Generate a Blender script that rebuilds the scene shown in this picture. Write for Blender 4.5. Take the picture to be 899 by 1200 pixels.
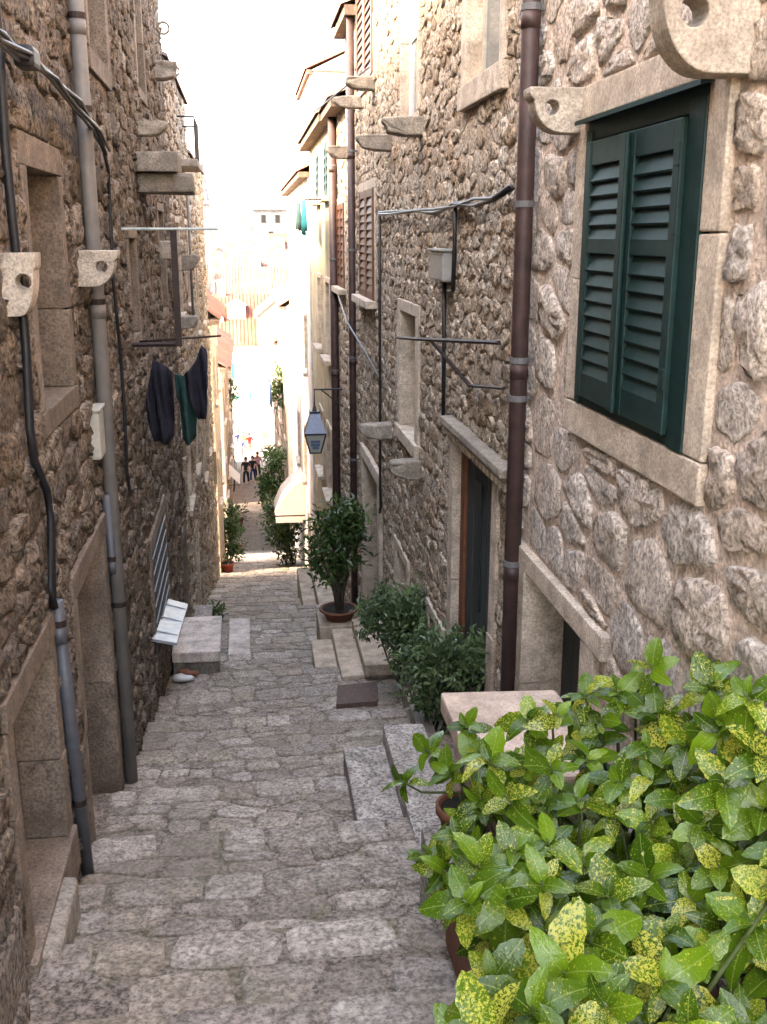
import bpy, bmesh, math, random
import numpy as np
from mathutils import Vector, Matrix, Euler, noise
R_ = math.radians
for o in list(bpy.data.objects): bpy.data.objects.remove(o)
scn = bpy.context.scene; COL = scn.collection

# ---------------------------------------------------------------- camera, world, sun, exposure
PITCH, YAW, FPX = R_(15.1), R_(7.53), 1198.0
cam = bpy.data.cameras.new('camera'); camo = bpy.data.objects.new('camera', cam); COL.objects.link(camo)
cam.sensor_fit = 'VERTICAL'; cam.sensor_height = 36; cam.lens = 36*FPX/1200; cam.clip_end = 3000; cam.clip_start = .05
camo.rotation_euler = (math.pi/2-PITCH, 0, -YAW); camo.location = (0, 0, 0)
scn.camera = camo
SUN_EL, SUN_AZ = R_(36), R_(70)            # azimuth measured from straight behind the camera towards the left
world = bpy.data.worlds.new('World'); scn.world = world; world.use_nodes = True
wn = world.node_tree.nodes; wl = world.node_tree.links
sky = wn.new('ShaderNodeTexSky'); sky.sky_type = 'NISHITA'; sky.sun_disc = False
sdir = Vector((-math.sin(SUN_AZ)*math.cos(SUN_EL), -math.cos(SUN_AZ)*math.cos(SUN_EL), math.sin(SUN_EL)))
sky.sun_elevation = SUN_EL; sky.sun_rotation = math.atan2(sdir.x, sdir.y)
sky.air_density = 1.0; sky.dust_density = 2.5; sky.ozone_density = .6; sky.altitude = 20
wl.new(sky.outputs[0], wn['Background'].inputs[0]); wn['Background'].inputs[1].default_value = .15
sl = bpy.data.lights.new('sun', 'SUN'); sl.energy = 1.1; sl.angle = R_(10); sl.color = (1, .94, .85)
so = bpy.data.objects.new('sun', sl); COL.objects.link(so); so.rotation_euler = (-sdir).to_track_quat('-Z', 'Y').to_euler()
vs = scn.view_settings; vs.view_transform = 'Standard'; vs.look = 'None'; vs.gamma = 1; vs.use_curve_mapping = False
vs.exposure = 4.4
vs.use_white_balance = True; vs.white_balance_temperature = 8400; vs.white_balance_tint = 13

# ---------------------------------------------------------------- pixel -> direction helpers
_F = np.array([math.sin(YAW)*math.cos(PITCH), math.cos(YAW)*math.cos(PITCH), -math.sin(PITCH)])
_R = np.array([math.cos(YAW), -math.sin(YAW), 0]); _U = np.cross(_R, _F)
def ray(u, v): return _F*FPX+_R*(u-449.5)-_U*(v-600)
def onX(u, v, X): d = ray(u, v); return d*(X/d[0])
def onY(u, v, Y): d = ray(u, v); return d*(Y/d[1])
def onZ(u, v, Z): d = ray(u, v); return d*(Z/d[2])
def proj(p):
    p = np.array(p, float); z = p@_F
    return (449.5+FPX*(p@_R)/z, 600-FPX*(p@_U)/z) if z > .05 else (9e3, 9e3)
def G(Y): return -2.1-.265*Y if Y < 46 else -14.29-.06*(Y-46)

# ---------------------------------------------------------------- object helpers
def mesh_obj(name, verts, faces, mat, parent=None, smooth=False, attr=None, vattr=None, fix=True):
    me = bpy.data.meshes.new(name); me.from_pydata([tuple(map(float, v)) for v in verts], [], faces)
    if fix and len(faces) < 30000:
        bm = bmesh.new(); bm.from_mesh(me); bmesh.ops.recalc_face_normals(bm, faces=bm.faces); bm.to_mesh(me); bm.free()
    if mat: me.materials.append(mat)
    if smooth: me.polygons.foreach_set('use_smooth', [True]*len(me.polygons))
    if attr is not None:
        a = me.attributes.new('tint', 'FLOAT', 'POINT'); a.data.foreach_set('value', attr)
    if vattr is not None:
        a = me.attributes.new('lc', 'FLOAT_VECTOR', 'POINT'); a.data.foreach_set('vector', [c for v in vattr for c in v])
    me.update()
    o = bpy.data.objects.new(name, me); COL.objects.link(o)
    if parent: o.parent = parent
    return o
def tag(o, label=None, cat=None, group=None, kind=None):
    if label: o['label'] = label
    if cat: o['category'] = cat
    if group: o['group'] = group
    if kind: o['kind'] = kind
    return o
def thing(name, label, cat, group=None):
    o = bpy.data.objects.new(name, None); COL.objects.link(o); o.empty_display_size = .1
    return tag(o, label, cat, group)
class MB:
    def __init__(s): s.v = []; s.f = []; s.t = []; s.tv = .5
    def add(s, vs, fs):
        n = len(s.v); s.v += [tuple(v) for v in vs]; s.f += [tuple(i+n for i in f) for f in fs]; s.t += [s.tv]*len(vs); return s
    def box(s, x0, x1, y0, y1, z0, z1, M=None):
        vs = [(x, y, z) for x in (x0, x1) for y in (y0, y1) for z in (z0, z1)]
        if M: vs = [M @ Vector(v) for v in vs]
        return s.add(vs, [(0,1,3,2),(4,6,7,5),(0,4,5,1),(2,3,7,6),(0,2,6,4),(1,5,7,3)])
    def bbox(s, x0, x1, y0, y1, z0, z1, b=.01, jit=0, rng=None, M=None):   # bevelled box
        if x0 > x1: x0, x1 = x1, x0
        if y0 > y1: y0, y1 = y1, y0
        if z0 > z1: z0, z1 = z1, z0
        bm = bmesh.new(); bmesh.ops.create_cube(bm, size=1)
        c = Vector(((x0+x1)/2, (y0+y1)/2, (z0+z1)/2)); d = (x1-x0, y1-y0, z1-z0)
        b = min(b, min(d)*.4)
        for v in bm.verts: v.co = Vector((v.co.x*d[0], v.co.y*d[1], v.co.z*d[2]))+c
        if jit:
            for v in bm.verts: v.co += Vector([rng.uniform(-jit, jit) for _ in range(3)])
        bmesh.ops.bevel(bm, geom=bm.edges[:], offset=b, segments=2, affect='EDGES', profile=.6)
        bm.verts.index_update()
        vs = [(M @ v.co) if M else v.co.copy() for v in bm.verts]; fs = [[v.index for v in f.verts] for f in bm.faces]; bm.free()
        return s.add(vs, fs)
    def tube(s, pts, r, n=8, cap=True):
        pts = [Vector(p) for p in pts]; rs = r if isinstance(r, (list, tuple)) else [r]*len(pts); rings = []
        up = Vector((.13, .21, 1)).normalized()
        for i, p in enumerate(pts):
            t = (pts[min(i+1, len(pts)-1)]-pts[max(i-1, 0)]).normalized()
            a = t.cross(up)
            if a.length < .05: a = t.cross(Vector((1, 0, 0)))
            a.normalize(); b = t.cross(a)
            rings.append([p+(a*math.cos(k*2*math.pi/n)+b*math.sin(k*2*math.pi/n))*rs[i] for k in range(n)])
        vs = [v for r_ in rings for v in r_]; fs = []
        for i in range(len(pts)-1):
            for k in range(n): fs.append((i*n+k, i*n+(k+1) % n, (i+1)*n+(k+1) % n, (i+1)*n+k))
        if cap: fs += [tuple(range(n)), tuple(range((len(pts)-1)*n, len(pts)*n))]
        return s.add(vs, fs)
    def lathe(s, prof, c=(0, 0, 0), n=16):
        c = Vector(c); vs = [c+Vector((r*math.cos(k*2*math.pi/n), r*math.sin(k*2*math.pi/n), z)) for r, z in prof for k in range(n)]
        fs = [(i*n+k, i*n+(k+1) % n, (i+1)*n+(k+1) % n, (i+1)*n+k) for i in range(len(prof)-1) for k in range(n)]
        return s.add(vs, fs)
    def prism(s, poly, d0, d1, f):      # poly in 2-D, f(a,b,d)->xyz
        n = len(poly); vs = [f(a, b, d0) for a, b in poly]+[f(a, b, d1) for a, b in poly]
        return s.add(vs, [tuple(range(n)), tuple(range(n, 2*n))]+[(k, (k+1) % n, n+(k+1) % n, n+k) for k in range(n)])
    def build(s, name, mat, parent=None, smooth=False, tint=None):
        return mesh_obj(name, s.v, s.f, mat, parent, smooth, attr=[tint]*len(s.v) if tint is not None else s.t)
def copy_tree(o, parent=None):
    c = o.copy(); COL.objects.link(c)
    if parent: c.parent = parent
    for ch in o.children: copy_tree(ch, c)
    return c

# ---------------------------------------------------------------- materials
def nt(name):
    m = bpy.data.materials.new(name); m.use_nodes = True; n = m.node_tree.nodes; return m, n, m.node_tree.links, n['Principled BSDF']
def ramp(n, stops):
    r = n.new('ShaderNodeValToRGB'); e = r.color_ramp.elements
    while len(e) < len(stops): e.new(.5)
    for el, (p, c) in zip(e, stops): el.position = p; el.color = (*c, 1)
    return r
def noise_n(n, l, vec, scale, detail=6, rough=.6):
    t = n.new('ShaderNodeTexNoise'); t.inputs['Scale'].default_value = scale; t.inputs['Detail'].default_value = detail; t.inputs['Roughness'].default_value = rough
    l.new(vec, t.inputs['Vector']); return t
def mixc(n, l, a, b, fac, mode='MIX'):
    m = n.new('ShaderNodeMix'); m.data_type = 'RGBA'; m.blend_type = mode
    for sock, val in ((m.inputs[6], a), (m.inputs[7], b), (m.inputs[0], fac)):
        if isinstance(val, bpy.types.NodeSocket): l.new(val, sock)
        else: sock.default_value = (*val, 1) if isinstance(val, tuple) else val
    return m.outputs[2]
def rough_stone(name, cols, dirt=(.08, .065, .05), scale=9, bump=.03, pit=.5, fine=45, dirt_amt=.6, streak=.0, moss=None, rough=.9):
    m, n, l, b = nt(name)
    geo = n.new('ShaderNodeNewGeometry'); pos = geo.outputs['Position']
    at = n.new('ShaderNodeAttribute'); at.attribute_name = 'tint'
    k = len(cols); rp = ramp(n, [(i/(k-1) if k > 1 else 0, c) for i, c in enumerate(cols)])
    l.new(at.outputs['Fac'], rp.inputs[0])
    n1 = noise_n(n, l, pos, scale, 8, .65); n2 = noise_n(n, l, pos, fine, 5, .7); n3 = noise_n(n, l, pos, .9, 4, .6)
    r1 = ramp(n, [(.36, (.58,)*3), (.5, (.97,)*3), (.64, (1.3,)*3)]); l.new(n1.outputs[0], r1.inputs[0])
    c = mixc(n, l, rp.outputs[0], r1.outputs[0], .85, 'MULTIPLY')
    r2 = ramp(n, [(.41, (.25,)*3), (.48, (.85,)*3), (.53, (1.02,)*3), (.60, (1.45,)*3)]); l.new(n2.outputs[0], r2.inputs[0])
    c = mixc(n, l, c, r2.outputs[0], pit, 'MULTIPLY')
    r3 = ramp(n, [(.42, (0,)*3), (.66, (1,)*3)]); l.new(n3.outputs[0], r3.inputs[0])
    mth = n.new('ShaderNodeMath'); mth.operation = 'MULTIPLY'; l.new(r3.outputs[0], mth.inputs[0]); mth.inputs[1].default_value = dirt_amt
    c = mixc(n, l, c, dirt, mth.outputs[0])
    if streak:
        mp = n.new('ShaderNodeMapping'); mp.inputs['Scale'].default_value = (5, 5, .35); l.new(pos, mp.inputs[0])
        n4 = noise_n(n, l, mp.outputs[0], 1, 5, .6); r4 = ramp(n, [(.45, (0,)*3), (.7, (streak,)*3)]); l.new(n4.outputs[0], r4.inputs[0])
        c = mixc(n, l, c, dirt, r4.outputs[0])
    if moss:
        n5 = noise_n(n, l, pos, 2.3, 6, .7); r5 = ramp(n, [(.5, (0,)*3), (.72, (moss[1],)*3)]); l.new(n5.outputs[0], r5.inputs[0])
        c = mixc(n, l, c, moss[0], r5.outputs[0])
    l.new(c, b.inputs['Base Color']); b.inputs['Roughness'].default_value = rough
    b.inputs['Specular IOR Level'].default_value = .25
    add = n.new('ShaderNodeMath'); add.operation = 'MULTIPLY_ADD'; l.new(n2.outputs[0], add.inputs[0]); add.inputs[1].default_value = .5; l.new(n1.outputs[0], add.inputs[2])
    bp = n.new('ShaderNodeBump'); bp.inputs['Distance'].default_value = bump; bp.inputs['Strength'].default_value = 1; l.new(add.outputs[0], bp.inputs['Height'])
    l.new(bp.outputs[0], b.inputs['Normal'])
    return m
def plain(name, col, rough=.6, var=.25, scale=12, metal=0, bump=.002, spec=.4, dark=None):
    m, n, l, b = nt(name); geo = n.new('ShaderNodeNewGeometry')
    n1 = noise_n(n, l, geo.outputs['Position'], scale, 6, .65)
    r1 = ramp(n, [(.3, tuple(x*(1-var) for x in col)), (.55, col), (.75, tuple(min(1, x*(1+var)) for x in col))]); l.new(n1.outputs[0], r1.inputs[0])
    l.new(r1.outputs[0], b.inputs['Base Color']); b.inputs['Roughness'].default_value = rough; b.inputs['Metallic'].default_value = metal
    b.inputs['Specular IOR Level'].default_value = spec
    if bump:
        bp = n.new('ShaderNodeBump'); bp.inputs['Distance'].default_value = bump; l.new(n1.outputs[0], bp.inputs['Height']); l.new(bp.outputs[0], b.inputs['Normal'])
    return m
def leafmat(name, lo, hi, rough=.35, trans=.25, spots=None):
    m, n, l, b = nt(name)
    at = n.new('ShaderNodeAttribute'); at.attribute_name = 'tint'
    rp = ramp(n, [(0, lo), (1, hi)]); l.new(at.outputs['Fac'], rp.inputs[0]); c = rp.outputs[0]
    if spots:
        lc = n.new('ShaderNodeAttribute'); lc.attribute_name = 'lc'
        oi = n.new('ShaderNodeObjectInfo'); ad = n.new('ShaderNodeVectorMath'); ad.operation = 'ADD'
        sc = n.new('ShaderNodeMath'); sc.operation = 'MULTIPLY'; sc.inputs[1].default_value = 57.
        sp = n.new('ShaderNodeSeparateXYZ'); l.new(lc.outputs['Vector'], sp.inputs[0])
        rs = n.new('ShaderNodeMath'); rs.operation = 'ADD'; l.new(oi.outputs['Random'], rs.inputs[0]); l.new(sp.outputs[2], rs.inputs[1])
        rn = n.new('ShaderNodeMath'); rn.operation = 'FRACT'; l.new(rs.outputs[0], rn.inputs[0]); RND = rn.outputs[0]
        l.new(RND, sc.inputs[0]); l.new(lc.outputs['Vector'], ad.inputs[0]); l.new(sc.outputs[0], ad.inputs[1])
        r0 = ramp(n, [(0, lo), (.6, tuple(a*.62+b_*.38 for a, b_ in zip(lo, hi))), (1, hi)]); l.new(RND, r0.inputs[0])
        c = mixc(n, l, c, r0.outputs[0], .6)
        # veins: midrib lighter
        ab = n.new('ShaderNodeMath'); ab.operation = 'ABSOLUTE'; l.new(sp.outputs[0], ab.inputs[0])
        rv = ramp(n, [(.0, (.5,)*3), (.018, (0,)*3)]); l.new(ab.outputs[0], rv.inputs[0])
        c = mixc(n, l, c, (.30, .42, .10), rv.outputs[0])
        n1 = noise_n(n, l, ad.outputs[0], 19, 4, .75); n1.inputs['Distortion'].default_value = .4
        # how speckled a leaf is varies leaf by leaf
        ms = n.new('ShaderNodeMath'); ms.operation = 'FRACT'; m2 = n.new('ShaderNodeMath'); m2.operation = 'MULTIPLY'; m2.inputs[1].default_value = 7.31
        l.new(RND, m2.inputs[0]); l.new(m2.outputs[0], ms.inputs[0])
        pw = n.new('ShaderNodeMath'); pw.operation = 'POWER'; pw.inputs[1].default_value = 3.0; l.new(ms.outputs[0], pw.inputs[0])
        th = n.new('ShaderNodeMath'); th.operation = 'MULTIPLY_ADD'; l.new(pw.outputs[0], th.inputs[0]); th.inputs[1].default_value = .15; th.inputs[2].default_value = -.04
        sm = n.new('ShaderNodeMath'); sm.operation = 'ADD'; l.new(n1.outputs[0], sm.inputs[0]); l.new(th.outputs[0], sm.inputs[1])
        r1 = ramp(n, [(.57, (0,)*3), (.61, (1,)*3)]); l.new(sm.outputs[0], r1.inputs[0])
        c = mixc(n, l, c, spots, r1.outputs[0])
        bp = n.new('ShaderNodeBump'); bp.inputs['Distance'].default_value = .004; n2 = noise_n(n, l, lc.outputs['Vector'], 9, 3); l.new(n2.outputs[0], bp.inputs['Height']); l.new(bp.outputs[0], b.inputs['Normal'])
    l.new(c, b.inputs['Base Color']); b.inputs['Roughness'].default_value = rough; b.inputs['Specular IOR Level'].default_value = .5
    tr = n.new('ShaderNodeBsdfTranslucent'); l.new(c, tr.inputs[0]); mx = n.new('ShaderNodeMixShader'); mx.inputs[0].default_value = trans
    l.new(b.outputs[0], mx.inputs[1]); l.new(tr.outputs[0], mx.inputs[2]); l.new(mx.outputs[0], n['Material Output'].inputs[0])
    return m
def glassy(name, col=(.05, .06, .07)):
    m, n, l, b = nt(name); b.inputs['Base Color'].default_value = (*col, 1); b.inputs['Roughness'].default_value = .08; b.inputs['Specular IOR Level'].default_value = .8; return m

M = {}
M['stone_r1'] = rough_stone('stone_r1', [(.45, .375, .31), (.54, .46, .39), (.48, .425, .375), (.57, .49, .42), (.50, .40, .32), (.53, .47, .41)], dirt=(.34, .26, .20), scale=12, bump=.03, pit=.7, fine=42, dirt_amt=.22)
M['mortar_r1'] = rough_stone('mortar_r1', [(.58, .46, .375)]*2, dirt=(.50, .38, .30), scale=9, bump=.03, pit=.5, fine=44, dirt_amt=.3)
M['stone_r2'] = rough_stone('stone_r2', [(.34, .25, .175), (.50, .41, .32), (.42, .345, .27), (.58, .50, .41), (.40, .29, .20), (.50, .43, .35)], dirt=(.27, .195, .13), scale=13, bump=.035, pit=1, fine=36, dirt_amt=.4, streak=.25)
M['mortar_r2'] = rough_stone('mortar_r2', [(.47, .375, .29)]*2, dirt=(.28, .21, .15), scale=12, bump=.035, pit=1, fine=36, dirt_amt=.45, streak=.3)
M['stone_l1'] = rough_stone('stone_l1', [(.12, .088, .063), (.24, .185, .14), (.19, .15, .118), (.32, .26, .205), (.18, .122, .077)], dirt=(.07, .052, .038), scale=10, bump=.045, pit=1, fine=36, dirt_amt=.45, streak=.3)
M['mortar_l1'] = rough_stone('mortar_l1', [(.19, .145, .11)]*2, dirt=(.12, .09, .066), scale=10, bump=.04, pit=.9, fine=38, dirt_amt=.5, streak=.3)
M['stone_far'] = rough_stone('stone_far', [(.32, .25, .19), (.44, .36, .28), (.38, .32, .26)], dirt=(.2, .15, .11), scale=4, bump=.05, pit=.7, fine=14, dirt_amt=.5, streak=.3)
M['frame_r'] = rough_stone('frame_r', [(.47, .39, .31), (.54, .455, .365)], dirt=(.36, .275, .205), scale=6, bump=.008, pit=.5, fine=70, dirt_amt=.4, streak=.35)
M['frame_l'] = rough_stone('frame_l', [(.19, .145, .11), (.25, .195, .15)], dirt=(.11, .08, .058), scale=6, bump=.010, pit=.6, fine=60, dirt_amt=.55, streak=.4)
M['bracket'] = rough_stone('bracket', [(.44, .38, .31), (.50, .43, .35)], dirt=(.27, .21, .16), scale=7, bump=.007, pit=.5, fine=80, dirt_amt=.35, streak=.3)
M['corbel'] = rough_stone('corbel', [(.27, .23, .19), (.33, .28, .225)], dirt=(.13, .11, .085), scale=9, bump=.012, pit=.5, fine=60, dirt_amt=.5)
M['paving'] = rough_stone('paving', [(.25, .205, .165), (.34, .285, .235), (.29, .245, .205), (.48, .41, .345), (.33, .265, .20), (.41, .355, .305), (.28, .23, .185)], dirt=(.20, .16, .12), scale=13, bump=.022, pit=.7, fine=42, dirt_amt=.5, moss=((.13, .125, .06), .4), rough=.8)
M['bed'] = rough_stone('bed', [(.27, .222, .18)]*2, dirt=(.17, .138, .10), scale=10, bump=.03, pit=.95, fine=36, dirt_amt=.5, moss=((.10, .10, .04), .7))
M['slab'] = rough_stone('slab', [(.32, .285, .25), (.40, .355, .31)], dirt=(.21, .175, .14), scale=9, bump=.012, pit=.9, fine=48, dirt_amt=.4)
M['warmslab'] = rough_stone('warmslab', [(.42, .335, .25), (.48, .385, .29)], dirt=(.30, .22, .15), scale=6, bump=.005, pit=.35, fine=70, dirt_amt=.4)
M['paleslab'] = rough_stone('paleslab', [(.52, .45, .39), (.56, .49, .43)], dirt=(.40, .33, .27), scale=6, bump=.005, pit=.4, fine=60, dirt_amt=.3)
M['pinkslab'] = rough_stone('pinkslab', [(.56, .42, .33), (.6, .46, .36)], dirt=(.42, .30, .22), scale=5, bump=.005, pit=.3, fine=60, dirt_amt=.35)
M['plaster_white'] = rough_stone('plaster_white', [(.56, .52, .475), (.60, .56, .51)], dirt=(.42, .37, .32), scale=1.5, bump=.004, pit=.1, fine=20, dirt_amt=.3, streak=.2)
M['plaster_yellow'] = rough_stone('plaster_yellow', [(.40, .32, .19), (.44, .36, .23)], dirt=(.27, .22, .155), scale=1.2, bump=.004, pit=.15, fine=20, dirt_amt=.5, streak=.5)
M['plaster_pink'] = rough_stone('plaster_pink', [(.50, .36, .31), (.54, .40, .35)], dirt=(.36, .25, .21), scale=1.5, bump=.004, pit=.1, fine=20, dirt_amt=.4)
M['plaster_cream'] = rough_stone('plaster_cream', [(.46, .39, .30), (.52, .44, .34)], dirt=(.32, .25, .18), scale=1.2, bump=.004, pit=.1, fine=20, dirt_amt=.4, streak=.3)
M['fort'] = rough_stone('fort', [(.14, .135, .14), (.17, .165, .168)], dirt=(.085, .087, .095), scale=.5, bump=.05, pit=.5, fine=3, dirt_amt=.7)
M['tile'] = rough_stone('tile', [(.16, .058, .038), (.20, .078, .052), (.18, .067, .044), (.215, .093, .066)], dirt=(.11, .055, .042), scale=1.2, bump=.01, pit=.35, fine=20, dirt_amt=.5)
M['tile_pale'] = rough_stone('tile_pale', [(.19, .10, .075), (.22, .125, .095), (.175, .088, .064)], dirt=(.12, .068, .052), scale=.8, bump=.01, pit=.5, fine=12, dirt_amt=.6)
M['tile_dark'] = rough_stone('tile_dark', [(.12, .08, .06), (.17, .12, .09)], dirt=(.06, .045, .04), scale=5, bump=.01, pit=.4, fine=25, dirt_amt=.5)
M['green'] = plain('green_paint', (.0035, .021, .019), .55, .4, 18, bump=.001, spec=.25)
M['teal'] = plain('teal_paint', (.015, .13, .15), .5, .3, 10)
M['brownwood'] = plain('brown_wood', (.11, .04, .018), .55, .35, 20)
M['darkdoor'] = plain('dark_door', (.012, .022, .022), .5, .5, 12)
M['bluedoor'] = plain('grey_green_door', (.032, .042, .042), .6, .5, 9)
M['rustdoor'] = plain('rust_wood', (.15, .05, .022), .7, .4, 14)
M['pipe_brown'] = plain('pipe_brown', (.052, .028, .025), .55, .45, 9)
M['pipe_grey'] = plain('pipe_grey', (.17, .155, .14), .55, .2, 8)
M['conduit'] = plain('conduit_grey', (.085, .09, .10), .5, .25, 10, metal=.2)
M['cable'] = plain('cable_black', (.012, .012, .014), .5, .2, 30)
M['cable_lt'] = plain('cable_grey', (.12, .12, .125), .5, .3, 60)
M['iron'] = plain('iron_dark', (.035, .022, .018), .6, .4, 20, metal=.3)
M['greenbar'] = plain('bar_pale', (.42, .46, .42), .5, .3, 20)
M['boxgrey'] = plain('box_grey', (.24, .235, .215), .5, .2, 12)
M['boxcream'] = plain('box_cream', (.42, .40, .34), .5, .2, 12)
M['sheetmetal'] = plain('sheet_metal', (.33, .35, .37), .5, .3, 10, metal=.2)
M['grille'] = plain('grille_metal', (.13, .133, .136), .5, .25, 14, metal=.3)
M['terracotta'] = plain('terracotta', (.19, .072, .04), .8, .35, 14)
M['soil'] = plain('soil', (.03, .022, .016), .95, .4, 40, bump=.02)
M['redpot'] = plain('red_pot', (.24, .045, .025), .6, .3, 14)
M['bark'] = plain('bark', (.07, .05, .035), .9, .4, 40, bump=.006)
M['stem_green'] = plain('stem_green', (.07, .10, .03), .7, .3, 40)
M['rustmat'] = plain('rust_plate', (.10, .062, .048), .8, .4, 22, bump=.004)
M['white'] = plain('white_paint', (.72, .71, .69), .6, .12, 10)
M['canvas'] = plain('canvas', (.66, .585, .50), .85, .12, 6, bump=.004)
M['whitecanvas'] = plain('white_canvas', (.8, .79, .77), .85, .06, 3)
M['clothdark'] = plain('cloth_dark', (.014, .013, .022), .9, .5, 14, bump=.01)
M['clothgreen'] = plain('cloth_green', (.012, .05, .045), .9, .5, 14, bump=.01)
M['clothteal'] = plain('cloth_teal', (.02, .30, .30), .9, .3, 14)
M['glass'] = glassy('window_glass', (.12, .14, .15))
M['darkroom'] = plain('dark_interior', (.01, .009, .008), .9, .2, 5)
M['winwood'] = plain('window_wood', (.36, .33, .28), .6, .25, 20)
M['winpaint'] = plain('window_paint_grey', (.10, .10, .09), .6, .25, 20)
M['lampiron'] = plain('lamp_iron', (.03, .035, .045), .45, .3, 30, metal=.3)
M['lamproof'] = plain('lamp_roof', (.16, .18, .23), .4, .2, 30, metal=.5)
M['lampglass'] = plain('lamp_glass', (.42, .43, .37), .2, .15, 30)
M['lampink'] = plain('lamp_ink', (.03, .085, .20), .4, .1, 30)
M['plastic_white'] = plain('plastic_white', (.6, .6, .58), .5, .1, 20)
M['skin'] = plain('skin', (.48, .28, .19), .6, .1, 20)
M['hair'] = plain('hair', (.03, .02, .014), .7, .3, 40)
M['blondhair'] = plain('hair_brown', (.16, .08, .035), .7, .3, 40)
M['stucco_asphalt'] = plain('plaza_stone', (.20, .185, .165), .6, .15, 2)
for nm, c in dict(red=(.45, .02, .02), yellow=(.62, .42, .10), navy=(.02, .04, .14), black=(.015, .015, .018), whitec=(.72, .71, .70), khaki=(.36, .29, .19), pinkc=(.5, .25, .25), blue=(.06, .14, .34)).items():
    M['c_'+nm] = plain('cloth_'+nm, c, .85, .15, 20)
M['leaf_dark'] = leafmat('leaf_dark', (.014, .036, .012), (.085, .15, .04), .36, .25)
M['leaf_mid'] = leafmat('leaf_mid', (.02, .05, .012), (.09, .16, .04), .4, .25)
M['leaf_grey'] = leafmat('leaf_grey', (.02, .046, .018), (.14, .21, .08), .4, .25)
M['leaf_auc'] = leafmat('leaf_aucuba', (.010, .046, .004), (.14, .26, .012), .24, .34, spots=(.46, .45, .07))
M['grassmat'] = leafmat('leaf_weed', (.05, .09, .02), (.14, .17, .06), .6, .2)

# ---------------------------------------------------------------- masonry
class Wall:
    def __init__(s, x, n): s.x = x; s.n = n
    def p(s, d, y, z): return (s.x+s.n*d, y, z)
    def px(s, u, v): q = onX(u, v, s.x); return q[1], q[2]
    def box(s, mb, y0, y1, z0, z1, d0, d1, b=0, jit=0, rng=None):
        xa, xb = sorted((s.x+s.n*d0, s.x+s.n*d1))
        if b: return mb.bbox(xa, xb, y0, y1, z0, z1, b, jit, rng)
        return mb.box(xa, xb, min(y0, y1), max(y0, y1), min(z0, z1), max(z0, z1))
WR, WL = Wall(1.7, -1), Wall(-1.05, 1)

def wall_mesh(w, y0, y1, z0, z1, openings, depth=.6, body=4.5):
    mb = MB(); th = depth; e_ = .012; openings = [(o[0]-e_, o[1]+e_, o[2]-e_, o[3]+e_) for o in openings]   # hole a little larger than the stone surround that lines it
    ys = sorted({y0, y1, *[max(y0, min(y1, o[0])) for o in openings], *[max(y0, min(y1, o[1])) for o in openings]})
    zs = sorted({z0, z1, *[max(z0, min(z1, o[2])) for o in openings], *[max(z0, min(z1, o[3])) for o in openings]})
    ny, nz = len(ys)-1, len(zs)-1
    solid = [[not any(o[0] < (ys[i]+ys[i+1])/2 < o[1] and o[2] < (zs[j]+zs[j+1])/2 < o[3] for o in openings) for j in range(nz)] for i in range(ny)]
    S = lambda i, j: 0 <= i < ny and 0 <= j < nz and solid[i][j]
    q = lambda *pts: mb.add([w.p(*p) for p in pts], [(0, 1, 2, 3)])
    for i in range(ny):
        for j in range(nz):
            a, b, c, d = ys[i], ys[i+1], zs[j], zs[j+1]
            if solid[i][j]:
                q((0, a, c), (0, b, c), (0, b, d), (0, a, d))
            else:
                if S(i-1, j): q((0, a, c), (-th, a, c), (-th, a, d), (0, a, d))
                if S(i+1, j): q((0, b, c), (-th, b, c), (-th, b, d), (0, b, d))
                if S(i, j-1): q((0, a, c), (-th, a, c), (-th, b, c), (0, b, c))
                if S(i, j+1): q((0, a, d), (-th, a, d), (-th, b, d), (0, b, d))
                q((-th, a, c), (-th, b, c), (-th, b, d), (-th, a, d))
    q((0, y0, z0), (-body, y0, z0), (-body, y0, z1), (0, y0, z1)); q((0, y1, z0), (-body, y1, z0), (-body, y1, z1), (0, y1, z1))
    q((-body, y0, z0), (-body, y1, z0), (-body, y1, z1), (-body, y0, z1)); q((0, y0, z1), (-body, y0, z1), (-body, y1, z1), (0, y1, z1))
    return mb

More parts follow.
